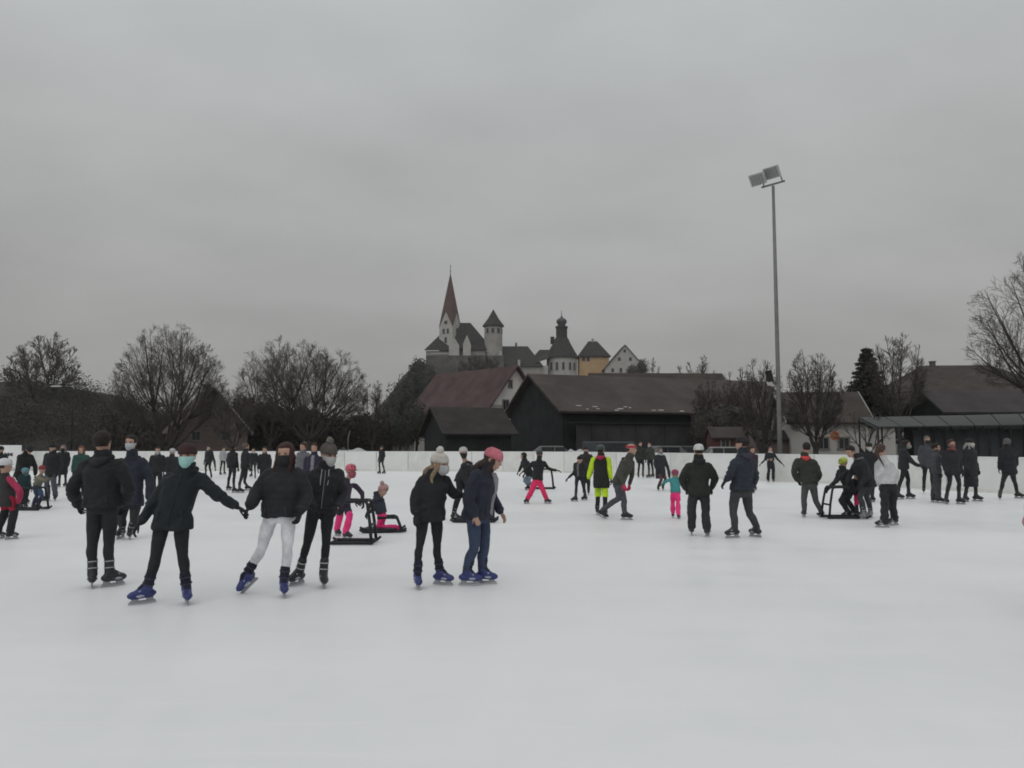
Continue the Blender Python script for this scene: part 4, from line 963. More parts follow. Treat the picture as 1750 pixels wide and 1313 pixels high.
        for n_ in 'ab':
            hip, kn, an = D['h' + n_], D['k' + n_], leg_end(n_, tops)
            if low is None:
                th_ = hip + (kn - hip) * .45 + Fv * .012 * k; cf_ = kn + (an - kn) * .34 - Fv * .016 * k
                mb.add(*limb([hip, th_, kn, cf_, an], [rr[0], rr[0] * .93, rr[1] * .98, rr[1] * 1.05 if fit in ('tights', 'slim', 'jeans') else rr[1], rr[2]], 12))
            else:
                fr = low[1]      # fraction of the leg where the colour changes
                if fr < .5:
                    sp_ = hip + (kn - hip) * fr * 2; rs = rr[0] + (rr[1] - rr[0]) * fr * 2
                    mb.add(*limb([hip, sp_], [rr[0], rs], 12)); lows.add(*limb([sp_, kn, an], [rs * .97, rr[1], rr[2]], 12))
                else:
                    sp_ = kn + (an - kn) * (fr - .5) * 2; rs = rr[1] + (rr[2] - rr[1]) * (fr - .5) * 2
                    mb.add(*limb([hip, kn, sp_], [rr[0], rr[1], rs * 1.03], 12)); lows.add(*limb([sp_, an], [rs * low[2] if len(low) > 2 else rs, rr[2] * (low[2] if len(low) > 2 else 1)], 12))
        tr_ = remeshed('trousers', mb, cloth(c, name=None), t, O, vox, 5, wrinkle(seed + 1, .006 * (2 if fit in ('ski', 'wide') else .7), 22))
        if low is not None: remeshed('trouser_legs', lows, cloth(low[0]), t, O, vox, 3, wrinkle(seed + 3, .008, 22))
    # jacket
    if jacket:
        c = jacket['c']; b = jacket.get('b', .02) * k * .72; slim = jacket.get('slim', 1.0)
        hem = jacket.get('hem', -.12)
        if hem > 5: hem = (P(CX, hem, Y)[2] - pel[2]) / Lsp            # given as a photo row
        fl_ = jacket.get('flare', 0) * k
        mb = MB()
        prof = [(hem, (.172 * k + b) * slim + fl_, .128 * k + b + fl_, 0), (hem * .4, (.176 * k + b) * slim + fl_ * .5, .130 * k + b + fl_ * .5, 0), (.12, (.165 * k + b) * slim, .122 * k + b, .0), (.32, (.152 * k + b) * slim, .112 * k + b, 0), (.58, (.162 * k + b) * slim, .122 * k + b, .01 * k),
                (.8, (.172 * k + b) * slim, .122 * k + b * .8, .01 * k), (.91, shw * .88, .098 * k + b * .4, 0), (1.0, .112 * k, .090 * k, 0), (1.08, .092 * k, .090 * k, .004), (1.16, .088 * k, .088 * k, .010), (1.24, .084 * k, .086 * k, .016)]
        torso(mb, prof)
        slv = MB() if jacket.get('sleeve') else mb
        for n_ in 'ab':
            d = unit(D['w' + n_] - D['e' + n_])
            slv.add(*limb([D['s' + n_], D['e' + n_], D['w' + n_] - d * .015], [.066 * k + b * .45, .054 * k + b * .5, .043 * k + b * .45], 12))
        q = jacket.get('quilt', 0)
        jk = remeshed('jacket', mb, cloth(c), t, O, vox, 5, wrinkle(seed + 2, .013 * k, 17, .012 * q, .075))
        if jacket.get('sleeve'): remeshed('sleeves', slv, cloth(jacket['sleeve']), t, O, vox, 3, wrinkle(seed + 4, .007, 18))
        if jacket.get('hood'):
            bk = unit(-Fv * .8 + UP * .3); hb = nk - Fv * .075 * k + UP * .02 * k
            hm = MB(); hm.add(*limb([hb - sdir * .085 * k, hb - Fv * .035 * k - UP * .03, hb + sdir * .085 * k], [.04 * k, .062 * k, .04 * k], 10))
            hm.add(*limb([nk - sdir * .085 * k - Fv * .02, nk - sdir * .075 * k + Fv * .05 * k, nk + Fv * .08 * k - UP * .02], [.035 * k, .03 * k, .022 * k], 8)); hm.add(*limb([nk + sdir * .085 * k - Fv * .02, nk + sdir * .075 * k + Fv * .05 * k, nk + Fv * .08 * k - UP * .02], [.035 * k, .03 * k, .022 * k], 8))
            remeshed('hood', hm, cloth(jacket['hood']), t, O, vox, 3, wrinkle(seed + 5, .006, 25))
        if jacket.get('front'):                                     # open jacket: lighter top shows between the edges
            mb2 = MB(); f_ = Fv
            pts = []
            for tt, hw_, hd_, fo in ((-.02, .06, .135, 0), (.3, .06, .125, 0), (.6, .062, .135, .01), (.85, .055, .125, .01), (1.0, .04, .09, .0)):
                pts.append((pel + spine * tt + f_ * (hd_ * k + b * .9 + fo) if tt >= 0 else pel + f_ * (hd_ * k + b), hw_ * k))
            rings = [np.array([p + sdir * s_ * r_ + f_ * z_ * .02 for s_, z_ in ((-1, -1.4), (-.5, .3), (0, .6), (.5, .3), (1, -1.4), (0, -2))]) for p, r_ in pts]
            mb2.add(*loft_rings(rings)); mb2.build('pullover', cloth(jacket['front']), t, True, O)
        if near:                                                    # pockets, cuffs and hem band
            for sg in (-1, 1):
                c0 = pel + spine * .10 + sdir * sg * .10 * k + Fv * (.118 * k + b) * (1 if abs(yaw) < 100 else -1) * .97
                MB().tube([c0 + UP * .05 + sdir * sg * .012, c0 - UP * .045 + sdir * sg * .03], [.007, .007], 6).build('pocket', cloth(tuple(np.array(c) * 1.7)), jk, True, O)
            for n_ in 'ab':
                d = unit(D['w' + n_] - D['e' + n_]); w0 = D['w' + n_] - d * .012
                MB().tube([w0 - d * .035, w0], [.044 * k + b * .45, .040 * k + b * .3], 14).build('sleeve_cuff', cloth(tuple(np.array(c) * 1.4)), jk, True, O)
        if jacket.get('strings') and near:
            for sg in (-1, 1):
                MB().tube([nk + Fv * (.10 * k) + sdir * sg * .04 * k, nk - spine * .3 + Fv * (.13 * k + b) + sdir * sg * .045 * k, nk - spine * .42 + Fv * (.13 * k + b) + sdir * sg * .04 * k], [.005] * 3, 5).build('drawstring', cloth(jacket['strings']), jk, True, O)
        if jacket.get('zip') and near:
            rr_ = []
            for tt, hd_ in ((hem * .9, .128), (.12, .122), (.35, .113), (.6, .126), (.82, .128), (.97, .09)):
                rr_.append((pel + spine * tt if tt >= 0 else pel + UP * tt * Lsp) + Fv * (hd_ * k + b + .008))
            MB().tube(rr_, [.005] * len(rr_), 5).build('zip', cloth(jacket['zip']), jk, True, O)
    if scarf is not None:
        a = np.linspace(0, 2 * np.pi, 17); pts = [nk + UP * .035 * k + hf * .02 + np.array([math.cos(x), math.sin(x), .0]) * .082 * k + UP * .012 * math.sin(2 * x) for x in a]
        MB().tube(pts, [.036 * k] * 17, 8, False).build('scarf', cloth(scarf), t, True, O)
    # hair
    if hair:
        c, style = hair
        mh = MB()
        mh.add(*loft_rings([np.array([skull(tt, a, 1.10 if not hat else 1.06, (-.020 + (.014 if tt > .7 else 0), .010)) for a in AN]) for tt in ((.30, .36, .45, .54, .62, .70, .78, .85, .9, .97, 1.0) if not hat else (.30, .36, .45, .52, .56))]))
        if style == 'long':
            b0 = hc - hf * .045 * q_ - hu * (.02 if not hat else .05) * q_; b1 = nk - Fv * .095 * k + UP * .06 * k; b2 = nk - Fv * .12 * k - unit(spine) * .16 * k
            for s in (-1, 0, 1):
                mh.add(*limb([b0 + hs * s * .045 * q_, b1 + hs * s * .06 * k, b2 + hs * s * .05 * k], [.052 * q_, .05 * k, .03 * k], 10))
            for s in (-1, 1): mh.add(*limb([skull(.75 if not hat else .5, math.pi / 2 - s * 1.25, 1.04 if not hat else 1.0), skull(.35, math.pi / 2 - s * 1.3, 1.12), nk + hs * s * .085 * k + Fv * .05 * k + UP * .0, nk + hs * s * .09 * k + Fv * .09 * k - UP * .10 * k], [.022 * q_, .027 * q_, .027 * k, .014 * k], 8))
        elif style == 'bun': mh.add(*ellipsoid(hc + hu * .10 * q_ - hf * .08 * q_, .045 * q_, 10, 8))
        elif style == 'tail': mh.add(*limb([hc - hf * .10 * q_ + hu * .03, hc - hf * .15 * q_ - hu * .04, nk - Fv * .14 * k - UP * .12 * k], [.03 * q_, .036 * q_, .014], 8))
        remeshed('hair', mh, mat('hair_%d' % int(sum(c) * 1e4), c, .6, .3, 30, .5, 80), t, O, .010 if near else .020, 3, wrinkle(seed + 7, .004, 60))
    # hats
    if hat:
        kind, c = hat[0], hat[1]
        if kind == 'beanie':
            lo = hat[2] if len(hat) > 2 and isinstance(hat[2], float) else .60
            mh = MB(); ts = [lo - .06, lo, .68, .76, .84, .91, .97, 1.02, 1.05]
            rings = []
            for tt in ts:
                sc = 1.13 if tt < .9 else 1.10
                if tt <= 1: rings.append(np.array([skull(tt, a, sc, (-.006, .008)) for a in AN]))
                else: rings.append(np.array([(skull(1.0, a, 1.0) * .5 + (hc + hu * .113 * q_) * .5) + hu * (tt - 1) * .35 * q_ for a in AN]))
            mh.add(*loft_rings(rings)); o = remeshed('beanie', mh, cloth(c), t, O, .008 if near else .015, 2, wrinkle(seed + 8, .003, 70))
            cf = [np.array([skull(lo + dz, a, 1.16 + e, (-.006, .008)) for a in AN]) for dz, e in ((-.07, -.03), (-.07, .03), (.06, .03), (.10, -.03))]
            v, f = loft_rings(cf); mesh_obj('cuff', v, f, cloth(tuple(np.array(c) * .93)), o, True, O)
            if 'pom' in hat:
                pc = hat[hat.index('pom') + 1]; p0 = hc + hu * .150 * q_ - hf * .012
                mp = MB(); mp.add(*ellipsoid(p0, .042 * q_, 14, 10)); v = mp.v[0]; mp.v[0] = v + RNG.normal(size=v.shape) * .004
                mp.build('pompom', cloth(pc), o, True, O)
        elif kind == 'helmet':
            rings = [np.array([skull(tt, a, 1.2, (-.008, .012)) for a in AN]) for tt in (.52, .6, .7, .8, .88, .95, 1.0)]
            o = mesh_obj('helmet', *loft_rings(rings), mat('helmet_%d' % int(c[0] * 1e3 + c[1] * 1e5), c, .35, .06, 6, spec=.5), t, True, O)
            br = [np.array([skull(tt, a, s_, (-.006, .012)) for a in np.linspace(.35, math.pi - .35, 9)]) for tt, s_ in ((.60, 1.2), (.56, 1.42), (.54, 1.42), (.55, 1.18))]
            n9 = 9; v = np.vstack(br); f = [(i * n9 + j, i * n9 + j + 1, ((i + 1) % 4) * n9 + j + 1, ((i + 1) % 4) * n9 + j) for i in range(4) for j in range(8)]
            mesh_obj('visor', v, f, cloth(tuple(np.array(c) * .6)), o, True, O)
            for s in (-.5, 0, .5):
                a = math.pi / 2 + s; MB().tube([skull(.72, a, 1.205, (-.008, .012)), skull(.9, a, 1.205, (-.008, .012))], [.008 * q_, .008 * q_], 5).build('vent', M_AID, o, True, O)
        elif kind == 'cap':
            rings = [np.array([skull(tt, a, 1.12, (-.006, .008)) for a in AN]) for tt in (.62, .7, .8, .88, .95, 1.0)]
            o = mesh_obj('cap', *loft_rings(rings), cloth(c), t, True, O)
            br = [np.array([skull(tt, a, s_, (0, .008)) for a in np.linspace(.5, math.pi - .5, 9)]) for tt, s_ in ((.66, 1.12), (.60, 1.65), (.58, 1.65), (.62, 1.1))]
            n9 = 9; v = np.vstack(br); f = [(i * n9 + j, i * n9 + j + 1, ((i + 1) % 4) * n9 + j + 1, ((i + 1) % 4) * n9 + j) for i in range(4) for j in range(8)]
            mesh_obj('brim', v, f, cloth(c), o, True, O)
        elif kind == 'hood':
            mh = MB(); mh.add(*loft_rings([np.array([skull(tt, a, 1.28, (-.030, .004)) for a in AN]) for tt in (.0, .1, .25, .45, .6, .75, .87, .95, 1.0)]))
            mh.add(*limb([hc - hu * .08 * q_ - hf * .03, nk - Fv * .03], [.095 * q_, .11 * k], 12))
            remeshed('hood', mh, cloth(c), t, O, .012 if near else .02, 3, wrinkle(seed + 9, .005, 30))
        elif kind == 'band':
            cf = [np.array([skull(tt, a, 1.13, (-.004, .006)) for a in AN]) for tt in (.60, .61, .76, .77)]
            mesh_obj('headband', *loft_rings(cf), cloth(c), t, True, O)
    if mask is not None:
        aa = np.linspace(R(8), R(172), 15); tts = np.linspace(-.03, .47, 8); v = []
        for lay in (.006, .002):
            for tt in tts:
                for a in aa:
                    p = skull(max(tt, 0), a, 1.03); out = hs * math.cos(a) + hf * math.sin(a)
                    bul = .020 * max(0, math.sin(a)) ** 6 * math.sin(math.pi * min(max((tt + .03) / .5, 0), 1)) + .010 * max(0, math.sin(a)) ** 3
                    v.append(p + out * (lay + bul) * q_ + hu * min(tt, 0) * .1)
        n = 15; m8 = 8; f = [(i * n + j, i * n + j + 1, (i + 1) * n + j + 1, (i + 1) * n + j) for i in range(m8 - 1) for j in range(n - 1)]
        f += [tuple(x + n * m8 for x in q[::-1]) for q in f]
        for j in range(n - 1): f += [(j + 1, j, j + n * m8, j + 1 + n * m8), ((m8 - 1) * n + j, (m8 - 1) * n + j + 1, (2 * m8 - 1) * n + j + 1, (2 * m8 - 1) * n + j)]
        mesh_obj('face_mask', v, f, cloth(mask), t, True, O)
    # skates
    sc, stc = skate[0], skate[1]
    msk = mat('boot_%d_%d' % (int(sc[0] * 1e3), int(sc[2] * 1e3)), sc, .4, .15, 10, spec=.4)
    for i, n_ in enumerate('ab'):
        T, pit, lift = toe[i]; an = D['a' + n_]; T2 = T * math.cos(pit) - UP * math.sin(pit); U2 = UP * math.cos(pit) + T * math.sin(pit); S2 = np.cross(T2, U2)
        sh_ = unit(D['k' + n_] - an); kk = k * (1.0 if H > 1.4 else 1.12)
        heel = an - U2 * .052 * kk - T2 * .055 * kk; ball = an - U2 * .055 * kk + T2 * .10 * kk; tip = an - U2 * .062 * kk + T2 * .165 * kk
        mbk = MB(); mbk.add(*limb([an - U2 * .02 * kk, an + sh_ * .09 * kk, an + sh_ * .16 * kk], [.054 * kk, .052 * kk, .054 * kk], 12))
        mbk.add(*limb([heel, ball, tip], [.044 * kk, .050 * kk, .040 * kk], 10)); mbk.add(*limb([an + T2 * .02 * kk, ball + U2 * .01], [.05 * kk, .045 * kk], 10))
        o = remeshed('skate', mbk, msk, t, O, .011 if near else .022, 2, None)
        if len(skate) > 2:
            cu = MB(); cu.add(*limb([an + sh_ * .045 * kk, an + sh_ * .10 * kk, an + sh_ * .165 * kk], [.055 * kk, .055 * kk, .057 * kk], 12)); cu.add(*limb([an + T2 * .035 * kk + U2 * .03 * kk, an + T2 * .075 * kk - U2 * .012 * kk], [.034 * kk, .036 * kk], 10))
            remeshed('cuff', cu, cloth(skate[2]), o, O, .009, 2, None)
        ax = np.array([T2, S2, U2]); zb = an - U2 * .155 * kk if 'a' + n_ not in J else an - U2 * .155 * kk
        z0 = an - U2 * .152 * kk + T2 * .045 * kk
        hd = MB().box(z0 + U2 * .047 * kk - T2 * .075 * kk, (.07 * kk, .022, .05 * kk), ax=ax).box(z0 + U2 * .047 * kk + T2 * .075 * kk, (.07 * kk, .022, .05 * kk), ax=ax).box(z0 + U2 * .026 * kk, (.26 * kk, .012, .018 * kk), ax=ax)
        hd.build('blade_holder', M_HOLD, o, False, O)
        MB().box(z0 + U2 * .010 * kk, (.285 * kk, .004, .02 * kk), ax=ax).build('blade', M_BLADE, o, False, O)
        if Y < 20:
            for (u_, r_) in ((.125, .056), (.055, .057)):
                q = an + sh_ * u_ * kk; MB().tube([q - sh_ * .006, q + sh_ * .006], [(r_ + (.005 if len(skate) > 2 else 0)) * kk] * 2, 14).build('strap', cloth(stc if len(skate) < 3 else (.05, .05, .08)), o, True, O)
            q = ball + U2 * .035 * kk - T2 * .02; MB().box(q, (.03, .085 * kk, .02), ax=ax).build('buckle', cloth(stc), o, False, O)
            for s in (-1, 1): MB().ell(ball + S2 * s * .044 * kk - U2 * .012 * kk - T2 * .02, (.045 * kk, .010, .016 * kk), 8, 6, ax).build('side_flash', cloth(stc), o, True, O)
    return t

def skating_aid(px, py, yaw, L, h, label, W=.46, plate=False):
    b = G(px, py); t = empty('skating_aid', b, label, 'skating aid', 'black skating aids on the ice')
    f_, s_ = fwd(yaw), np.array([math.cos(R(yaw)), math.sin(R(yaw)), 0.0])
    for s in (-1, 1):
        o = s_ * s * W / 2
        MB().tube([o - f_ * L * .52 + UP * .07, o - f_ * L * .45 + UP * .035, o + f_ * L * .42 + UP * .035, o + f_ * L * .5 + UP * .09], [.022, .028, .028, .022], 8).build('runner', M_AID, t, True)
        MB().tube([o + f_ * L * .40 + UP * .04, o * .92 + f_ * L * .36 + UP * h * .5, o * .85 + f_ * L * .30 + UP * h * .94, o * .85 + f_ * L * .26 + UP * h, o * .85 + f_ * (L * .26 - .06) + UP * h], [.027] * 5, 8).build('upright', M_AID, t, True)
        MB().tube([o * .85 + f_ * (L * .26 - .05) + UP * h, o * .85 + f_ * (L * .26 - .34) + UP * h], [.024, .024], 8).build('handle', M_AID, t, True)
        MB().tube([o * .85 + f_ * (L * .26 - .20) + UP * h, o * .85 + f_ * (L * .26 - .33) + UP * h], [.028, .028], 8).build('grip', M_AID, t, True)
    for z, u in ((h, .27), (h * .45, .37), (.06, .40), (.05, -.4)):
        MB().tube([-s_ * W * .46 + f_ * L * u + UP * z, s_ * W * .46 + f_ * L * u + UP * z], [.022, .022], 8).build('cross_bar', M_AID, t, True)
    if plate: MB().box(UP * .065 - f_ * L * .05, (W, L * .7, .03) if abs(math.sin(R(yaw))) < .5 else (L * .7, W, .03)).build('seat_plate', M_AID, t)
    return t

BLK, BLK2, BLK3 = (.019, .020, .022), (.022, .023, .026), (.034, .035, .037)
NAVY, TEALB, DGREEN = (.022, .026, .040), (.015, .020, .023), (.024, .027, .023)
GREY, LGREY, WHITE, OFFW = (.060, .062, .070), (.16, .16, .17), (.55, .55, .57), (.50, .48, .45)
JEAN, PINK, ROSE, NEON = (.042, .060, .105), (.92, .05, .23), (.50, .085, .15), (.52, .74, .03)
BLUE = (.032, .040, .15); BLSK = (BLUE, (.36, .38, .46), (.018, .019, .032)); KSK = (BLK2, (.36, .36, .38)); DSK = (BLK2, BLK3)
BRN, DBRN, RBRN, BLOND = (.035, .022, .016), (.018, .013, .011), (.050, .018, .014), (.22, .16, .10)

# --- front row, left to right
person('tall dark haired skater all in black seen from behind, leftmost of the front row', [(157, 1004, -152), (193, 1002, 148)], 733, 180,
       J=dict(head=(176, 757), sa=(143, 796), sb=(207, 796), ea=(124, 836), wa=(134, 862, .12), eb=(222, 836), wb=(213, 864, .12), ha=(161, 868), hb=(188, 868), ka=(158, 932), kb=(186, 932)),
       jacket=dict(c=BLK, b=.05, hem=868, flare=.01, hood=BLK2), trousers=dict(c=BLK2, fit='slim'), hair=(DBRN, 'short'), scarf=BLK, gloves=BLK, skate=KSK)
person('white masked skater in navy half hidden behind the tall skater all in black', [(206, 921, 0), (222, 922, 20)], 737, 0,
       J=dict(head=(224, 757), sa=(203, 790), sb=(247, 790), ea=(196, 820), wa=(202, 852), eb=(256, 818), wb=(255, 852), ha=(214, 858), hb=(233, 858), ka=(208, 888), kb=(229, 888)),
       jacket=dict(c=NAVY, b=.045, hem=866, hood=NAVY), trousers=dict(c=(.030, .031, .033), fit='jeans'), hair=(DBRN, 'short'), mask=(.45, .47, .5), gloves=BLK, skate=KSK)
person('skater with a dark red beanie and turquoise face mask, arms spread wide', [(243, 1032, -48), (319, 1032, 28)], 750, 5,
       J=dict(head=(320, 779), nk=(317, 806), sa=(287, 818), sb=(344, 816), ea=(263, 858), wa=(240, 892), eb=(372, 846), wb=(405, 866, .15), ha=(279, 890), hb=(310, 890), ka=(267, 950), kb=(312, 950)),
       jacket=dict(c=TEALB, b=.035, hem=905, flare=.012, hood=TEALB, zip=BLK3), trousers=dict(c=BLK, fit='slim'), hat=('beanie', (.042, .020, .021)), hair=(RBRN, 'short'), mask=(.32, .55, .53), gloves=BLK, skate=BLSK)
person('skater in white trousers and a black puffer jacket with dark red hair', [(416, 1014, -35, 35), (485, 1020, 20)], 753, -5,
       J=dict(head=(488, 777), nk=(484, 802), sa=(457, 812), sb=(513, 810), ea=(440, 842, -.1), wa=(426, 866, -.2), eb=(524, 846), wb=(514, 874), ha=(463, 884), hb=(494, 884), ka=(447, 938), kb=(491, 940)),
       jacket=dict(c=BLK2, b=.065, hem=884, quilt=.6, hood=BLK2), trousers=dict(c=(.66, .66, .69), fit='slim'), hair=((.040, .015, .014), 'long'), mask=BLK, gloves=BLK, skate=BLSK)
person('slim skater in black with a grey brown bobble hat and white face mask', [(507, 1000, -25), (553, 1004, 20)], 748, 15, hyaw=40, hpitch=12,
       J=dict(head=(562, 777), nk=(556, 802), sa=(532, 810), sb=(581, 810), ea=(526, 842), wa=(536, 868, -.1), eb=(588, 844), wb=(576, 868, -.1), ha=(537, 868), hb=(560, 868), ka=(525, 930), kb=(557, 930)),
       jacket=dict(c=BLK2, b=.02, hem=868, hood=BLK3, zip=(.20, .20, .21), strings=(.4, .4, .4)), trousers=dict(c=BLK, fit='tights'), hat=('beanie', (.085, .072, .065), 'pom', (.16, .145, .13)), hair=(BRN, 'short'), mask=(.42, .42, .42), gloves=BLK, skate=(BLK2, (.5, .5, .5)))
person('skater with a cream bobble hat, black jacket and black leggings', [(714, 1006, 15), (757, 1000, 70)], 764, 40, hyaw=55, hpitch=5,
       J=dict(head=(752, 793), nk=(741, 816), sa=(721, 822), sb=(763, 820), ea=(708, 856), wa=(711, 880), eb=(774, 842), wb=(788, 846, .1), ha=(722, 884), hb=(745, 884), ka=(717, 936), kb=(747, 936)),
       jacket=dict(c=BLK, b=.05, hem=890, hood=BLK), trousers=dict(c=BLK, fit='tights'), hat=('beanie', (.55, .52, .48), 'pom', (.60, .58, .55)), hair=(BLOND, 'long'), mask=(.40, .40, .40), gloves=BLK, skate=BLSK)
person('skater with a pink beanie, open navy jacket and blue jeans', [(803, 1001, 88), (830, 998, 82)], 756, 80, hyaw=72, hpitch=22,
       J=dict(head=(843, 785), nk=(829, 808), sa=(813, 812), sb=(833, 812), ea=(800, 852), wa=(811, 880), eb=(842, 850), wb=(856, 876), ha=(808, 884), hb=(824, 884), ka=(810, 938), kb=(828, 938)),
       jacket=dict(c=NAVY, b=.055, hem=886, flare=.03, front=(.26, .26, .28), hood=NAVY), trousers=dict(c=JEAN, fit='jeans'), hat=('beanie', (.52, .16, .20)), hair=(BRN, 'long'), skate=BLSK)
person('skater with a pale cap bent over the low sledge between the two bobble hat girls', [(778, 890, 60), (798, 889, 60)], 758, 60, hyaw=20,
       J=dict(head=(792, 774), nk=(800, 794)), jacket=dict(c=BLK2, b=.02, hood=LGREY), trousers=dict(c=BLK, fit='jeans'), hat=('beanie', (.5, .49, .47)), mask=BLK, hair=(BRN, 'short'), gloves=BLK, skate=KSK)
skating_aid(812, 892, 90, 1.0, .45, 'low black sledge between the two girls in front', plate=True)

# --- children with skating aids, centre left
person('child with a pink helmet, purple jacket and pink trousers pushing a skating aid', [(577, 916, 40), (593, 921, 60)], 792, 55, hyaw=45,
       J=dict(head=(600, 806), nk=(591, 824), sa=(580, 829, -.06), sb=(607, 829, .06), ea=(586, 848, -.1), wa=(606, 857, -.12), eb=(618, 842, .05), wb=(620, 856, .12), pel=(586, 857)),
       jacket=dict(c=(.05, .036, .062), b=.03, hem=870, hood=(.20, .04, .08)), trousers=dict(c=(.030, .032, .048), fit='ski', low=(PINK, .42)), hat=('helmet', (.55, .10, .15)), hair=(BRN, 'short'), mask=(.30, .08, .11), gloves=BLK, skate=DSK)
skating_aid(606, 929, 90, .80, .71, 'black skating aid pushed by the child with the pink helmet')
skating_aid(655, 909, 100, .85, .28, 'low black skating aid under the kneeling child', plate=True)
kb = G(655, 909)
person('small child in a navy jacket and pink trousers kneeling on a low skating aid', [(680, 906, 95), (686, 910, 95)], H=1.12, yaw=-78, hyaw=-60, hpitch=15, 
       J=dict(pel=(653, 884), nk=(645, 848), head=(655, 838), ha=(652, 884, -.08), hb=(654, 884, .08), ka=(648, 903, -.1), kb=(652, 903, .1), aa=(676, 901, -.1), ab=(683, 903, .08), sa=(640, 854, -.1), sb=(652, 854, .1), ea=(632, 864, -.1), wa=(628, 874, -.06), eb=(640, 866, .1), wb=(632, 876, .1)),
       jacket=dict(c=(.035, .040, .055), b=.035, hem=876, hood=(.035, .040, .055)), trousers=dict(c=PINK, fit='ski'), hat=('beanie', (.42, .25, .25), 'pom', (.40, .30, .30)), hair=(BLOND, 'short'), gloves=BLK, skate=DSK)
person('lone distant figure in a long black coat standing by the far boards', [(648, 810, -60), (656, 810, -60)], 762, -40, jacket=dict(c=BLK, b=.03, hem=787), trousers=dict(c=BLK2, fit='slim'), hat=('beanie', (.05, .045, .05)), hair=(DBRN, 'short'), gloves=BLK)

# --- left edge
person('child with a white helmet and dark red jacket at the left picture edge', [(-2, 921, 150), (20, 922, 150)], 780, 150, hyaw=140,
       J=dict(head=(9, 797), nk=(8, 815), ea=(-14, 842), wa=(-10, 864), eb=(34, 840), wb=(31, 860)),
       jacket=dict(c=(.035, .032, .034), b=.035, hem=866, sleeve=(.36, .035, .085)), trousers=dict(c=(.36, .02, .045), fit='ski', low=(BLK2, .42, .8)), hat=('helmet', (.56, .57, .58)), hair=(BRN, 'short'), gloves=BLK2, skate=KSK)
person('adult in black leaning down behind the child with the red hat', [(34, 861, 60), (45, 862, 60)], H=1.68, yaw=60, hyaw=60, hpitch=45,
       J=dict(pel=(36, 812), nk=(44, 778), head=(50, 769), sa=(32, 780), sb=(54, 780), ea=(36, 800), eb=(60, 797), wa=(46, 813), wb=(60, 812)), jacket=dict(c=(.015, .018, .016), b=.045, hem=816), trousers=dict(c=BLK, fit='jeans'), hat=('beanie', BLK2), hair=(DBRN, 'short'), gloves=BLK)
person('small child with a light blue hat half hidden by the black coated adult', [(36, 868, 60), (44, 868, 60)], 800, 60, jacket=dict(c=(.02, .04, .045), b=.04), trousers=dict(c=BLK2, fit='ski'), hat=('beanie', (.12, .27, .33)), hair=(BRN, 'short'), mask=(.05, .12, .14), gloves=BLK)
person('child with a red hat, khaki jacket and blue trousers leaning on a skating aid', [(58, 869, 70), (66, 870, 70)], 793, 70, hyaw=40,
       J=dict(head=(72, 803), nk=(69, 814), pel=(63, 832), ea=(78, 822), wa=(84, 816), eb=(80, 822), wb=(86, 815)), jacket=dict(c=(.17, .16, .12), b=.035, hem=829), trousers=dict(c=(.045, .085, .17), fit='ski', low=((.035, .04, .10), .55, .9)), hat=('beanie', (.26, .04, .05)), hair=(BRN, 'short'), gloves=BLK)
skating_aid(52, 872, 90, .80, .56, 'black skating aid held by the child with the red hat')
person('adult in a black jacket and blue grey jeans behind the child with the red hat', [(79, 856, -20), (94, 856, 20)], 759, 0, J=dict(ea=(76, 795), wa=(80, 808)), jacket=dict(c=BLK2, b=.04, hem=813), trousers=dict(c=(.085, .092, .115), fit='wide'), hat=('beanie', BLK), hair=(DBRN, 'short'), gloves=BLK)
person('person in a long black coat with pale fur hood by the left boards', [(100, 833, 0), (111, 832, 0)], 761, 10, jacket=dict(c=BLK, b=.035, hem=812, hood=(.16, .15, .145)), trousers=dict(c=BLK2, fit='slim'), hair=((.15, .14, .135), 'long'), mask=BLK, gloves=BLK)
person('person with orange brown hair and green jacket behind the tall skater in black', [(132, 852, 0), (140, 851, 0)], 763, 20, jacket=dict(c=(.03, .075, .065), b=.03), trousers=dict(c=BLK2, fit='jeans'), hair=((.16, .065, .035), 'long'), gloves=BLK)
person('dark figure cut by the left picture edge behind the white helmet', [(-8, 850, 0), (2, 850, 0)], 763, 0, jacket=dict(c=BLK, b=.04), trousers=dict(c=BLK, fit='jeans'), hat=('beanie', BLK2), hair=(DBRN, 'short'), gloves=BLK)

# --- between the front skaters
person('dark skater with a pale collar right behind the white masked skater in navy', [(262, 850, 0), (272, 851, 0)], 764, 20, J=dict(), jacket=dict(c=BLK2, b=.03, hood=LGREY), trousers=dict(c=BLK, fit='jeans'), hair=(DBRN, 'short'), mask=(.4, .4, .42), gloves=BLK)
person('skater with a white cap half hidden behind the turquoise masked woman', [(286, 848, 180), (298, 849, 180)], 767, 180, jacket=dict(c=BLK3, b=.03), trousers=dict(c=BLK, fit='jeans'), hat=('beanie', (.48, .48, .47), .50), gloves=BLK)
person('slim dark skater with a pale face left of the black pair', [(351, 818, -10), (361, 818, 10)], 762, -20, J=dict(eb=(366, 787), wb=(368, 800)), jacket=dict(c=BLK2, b=.03), trousers=dict(c=BLK, fit='slim'), hair=(DBRN, 'short'), mask=(.35, .32, .30), gloves=BLK)
person('tiny dark skater against the white boards left of the black pair', [(377, 812, 60), (384, 811, 60)], 764, 60, jacket=dict(c=(.35, .35, .36), b=.03, hem=788), trousers=dict(c=BLK, fit='slim'), hair=(DBRN, 'short'), gloves=BLK)
person('left skater of the black pair gliding arm in arm in the distance', [(391, 838, 150), (401, 842, 150)], 760, 150, jacket=dict(c=BLK, b=.05, hem=800), trousers=dict(c=BLK, fit='slim'), hair=(DBRN, 'short'), gloves=BLK)
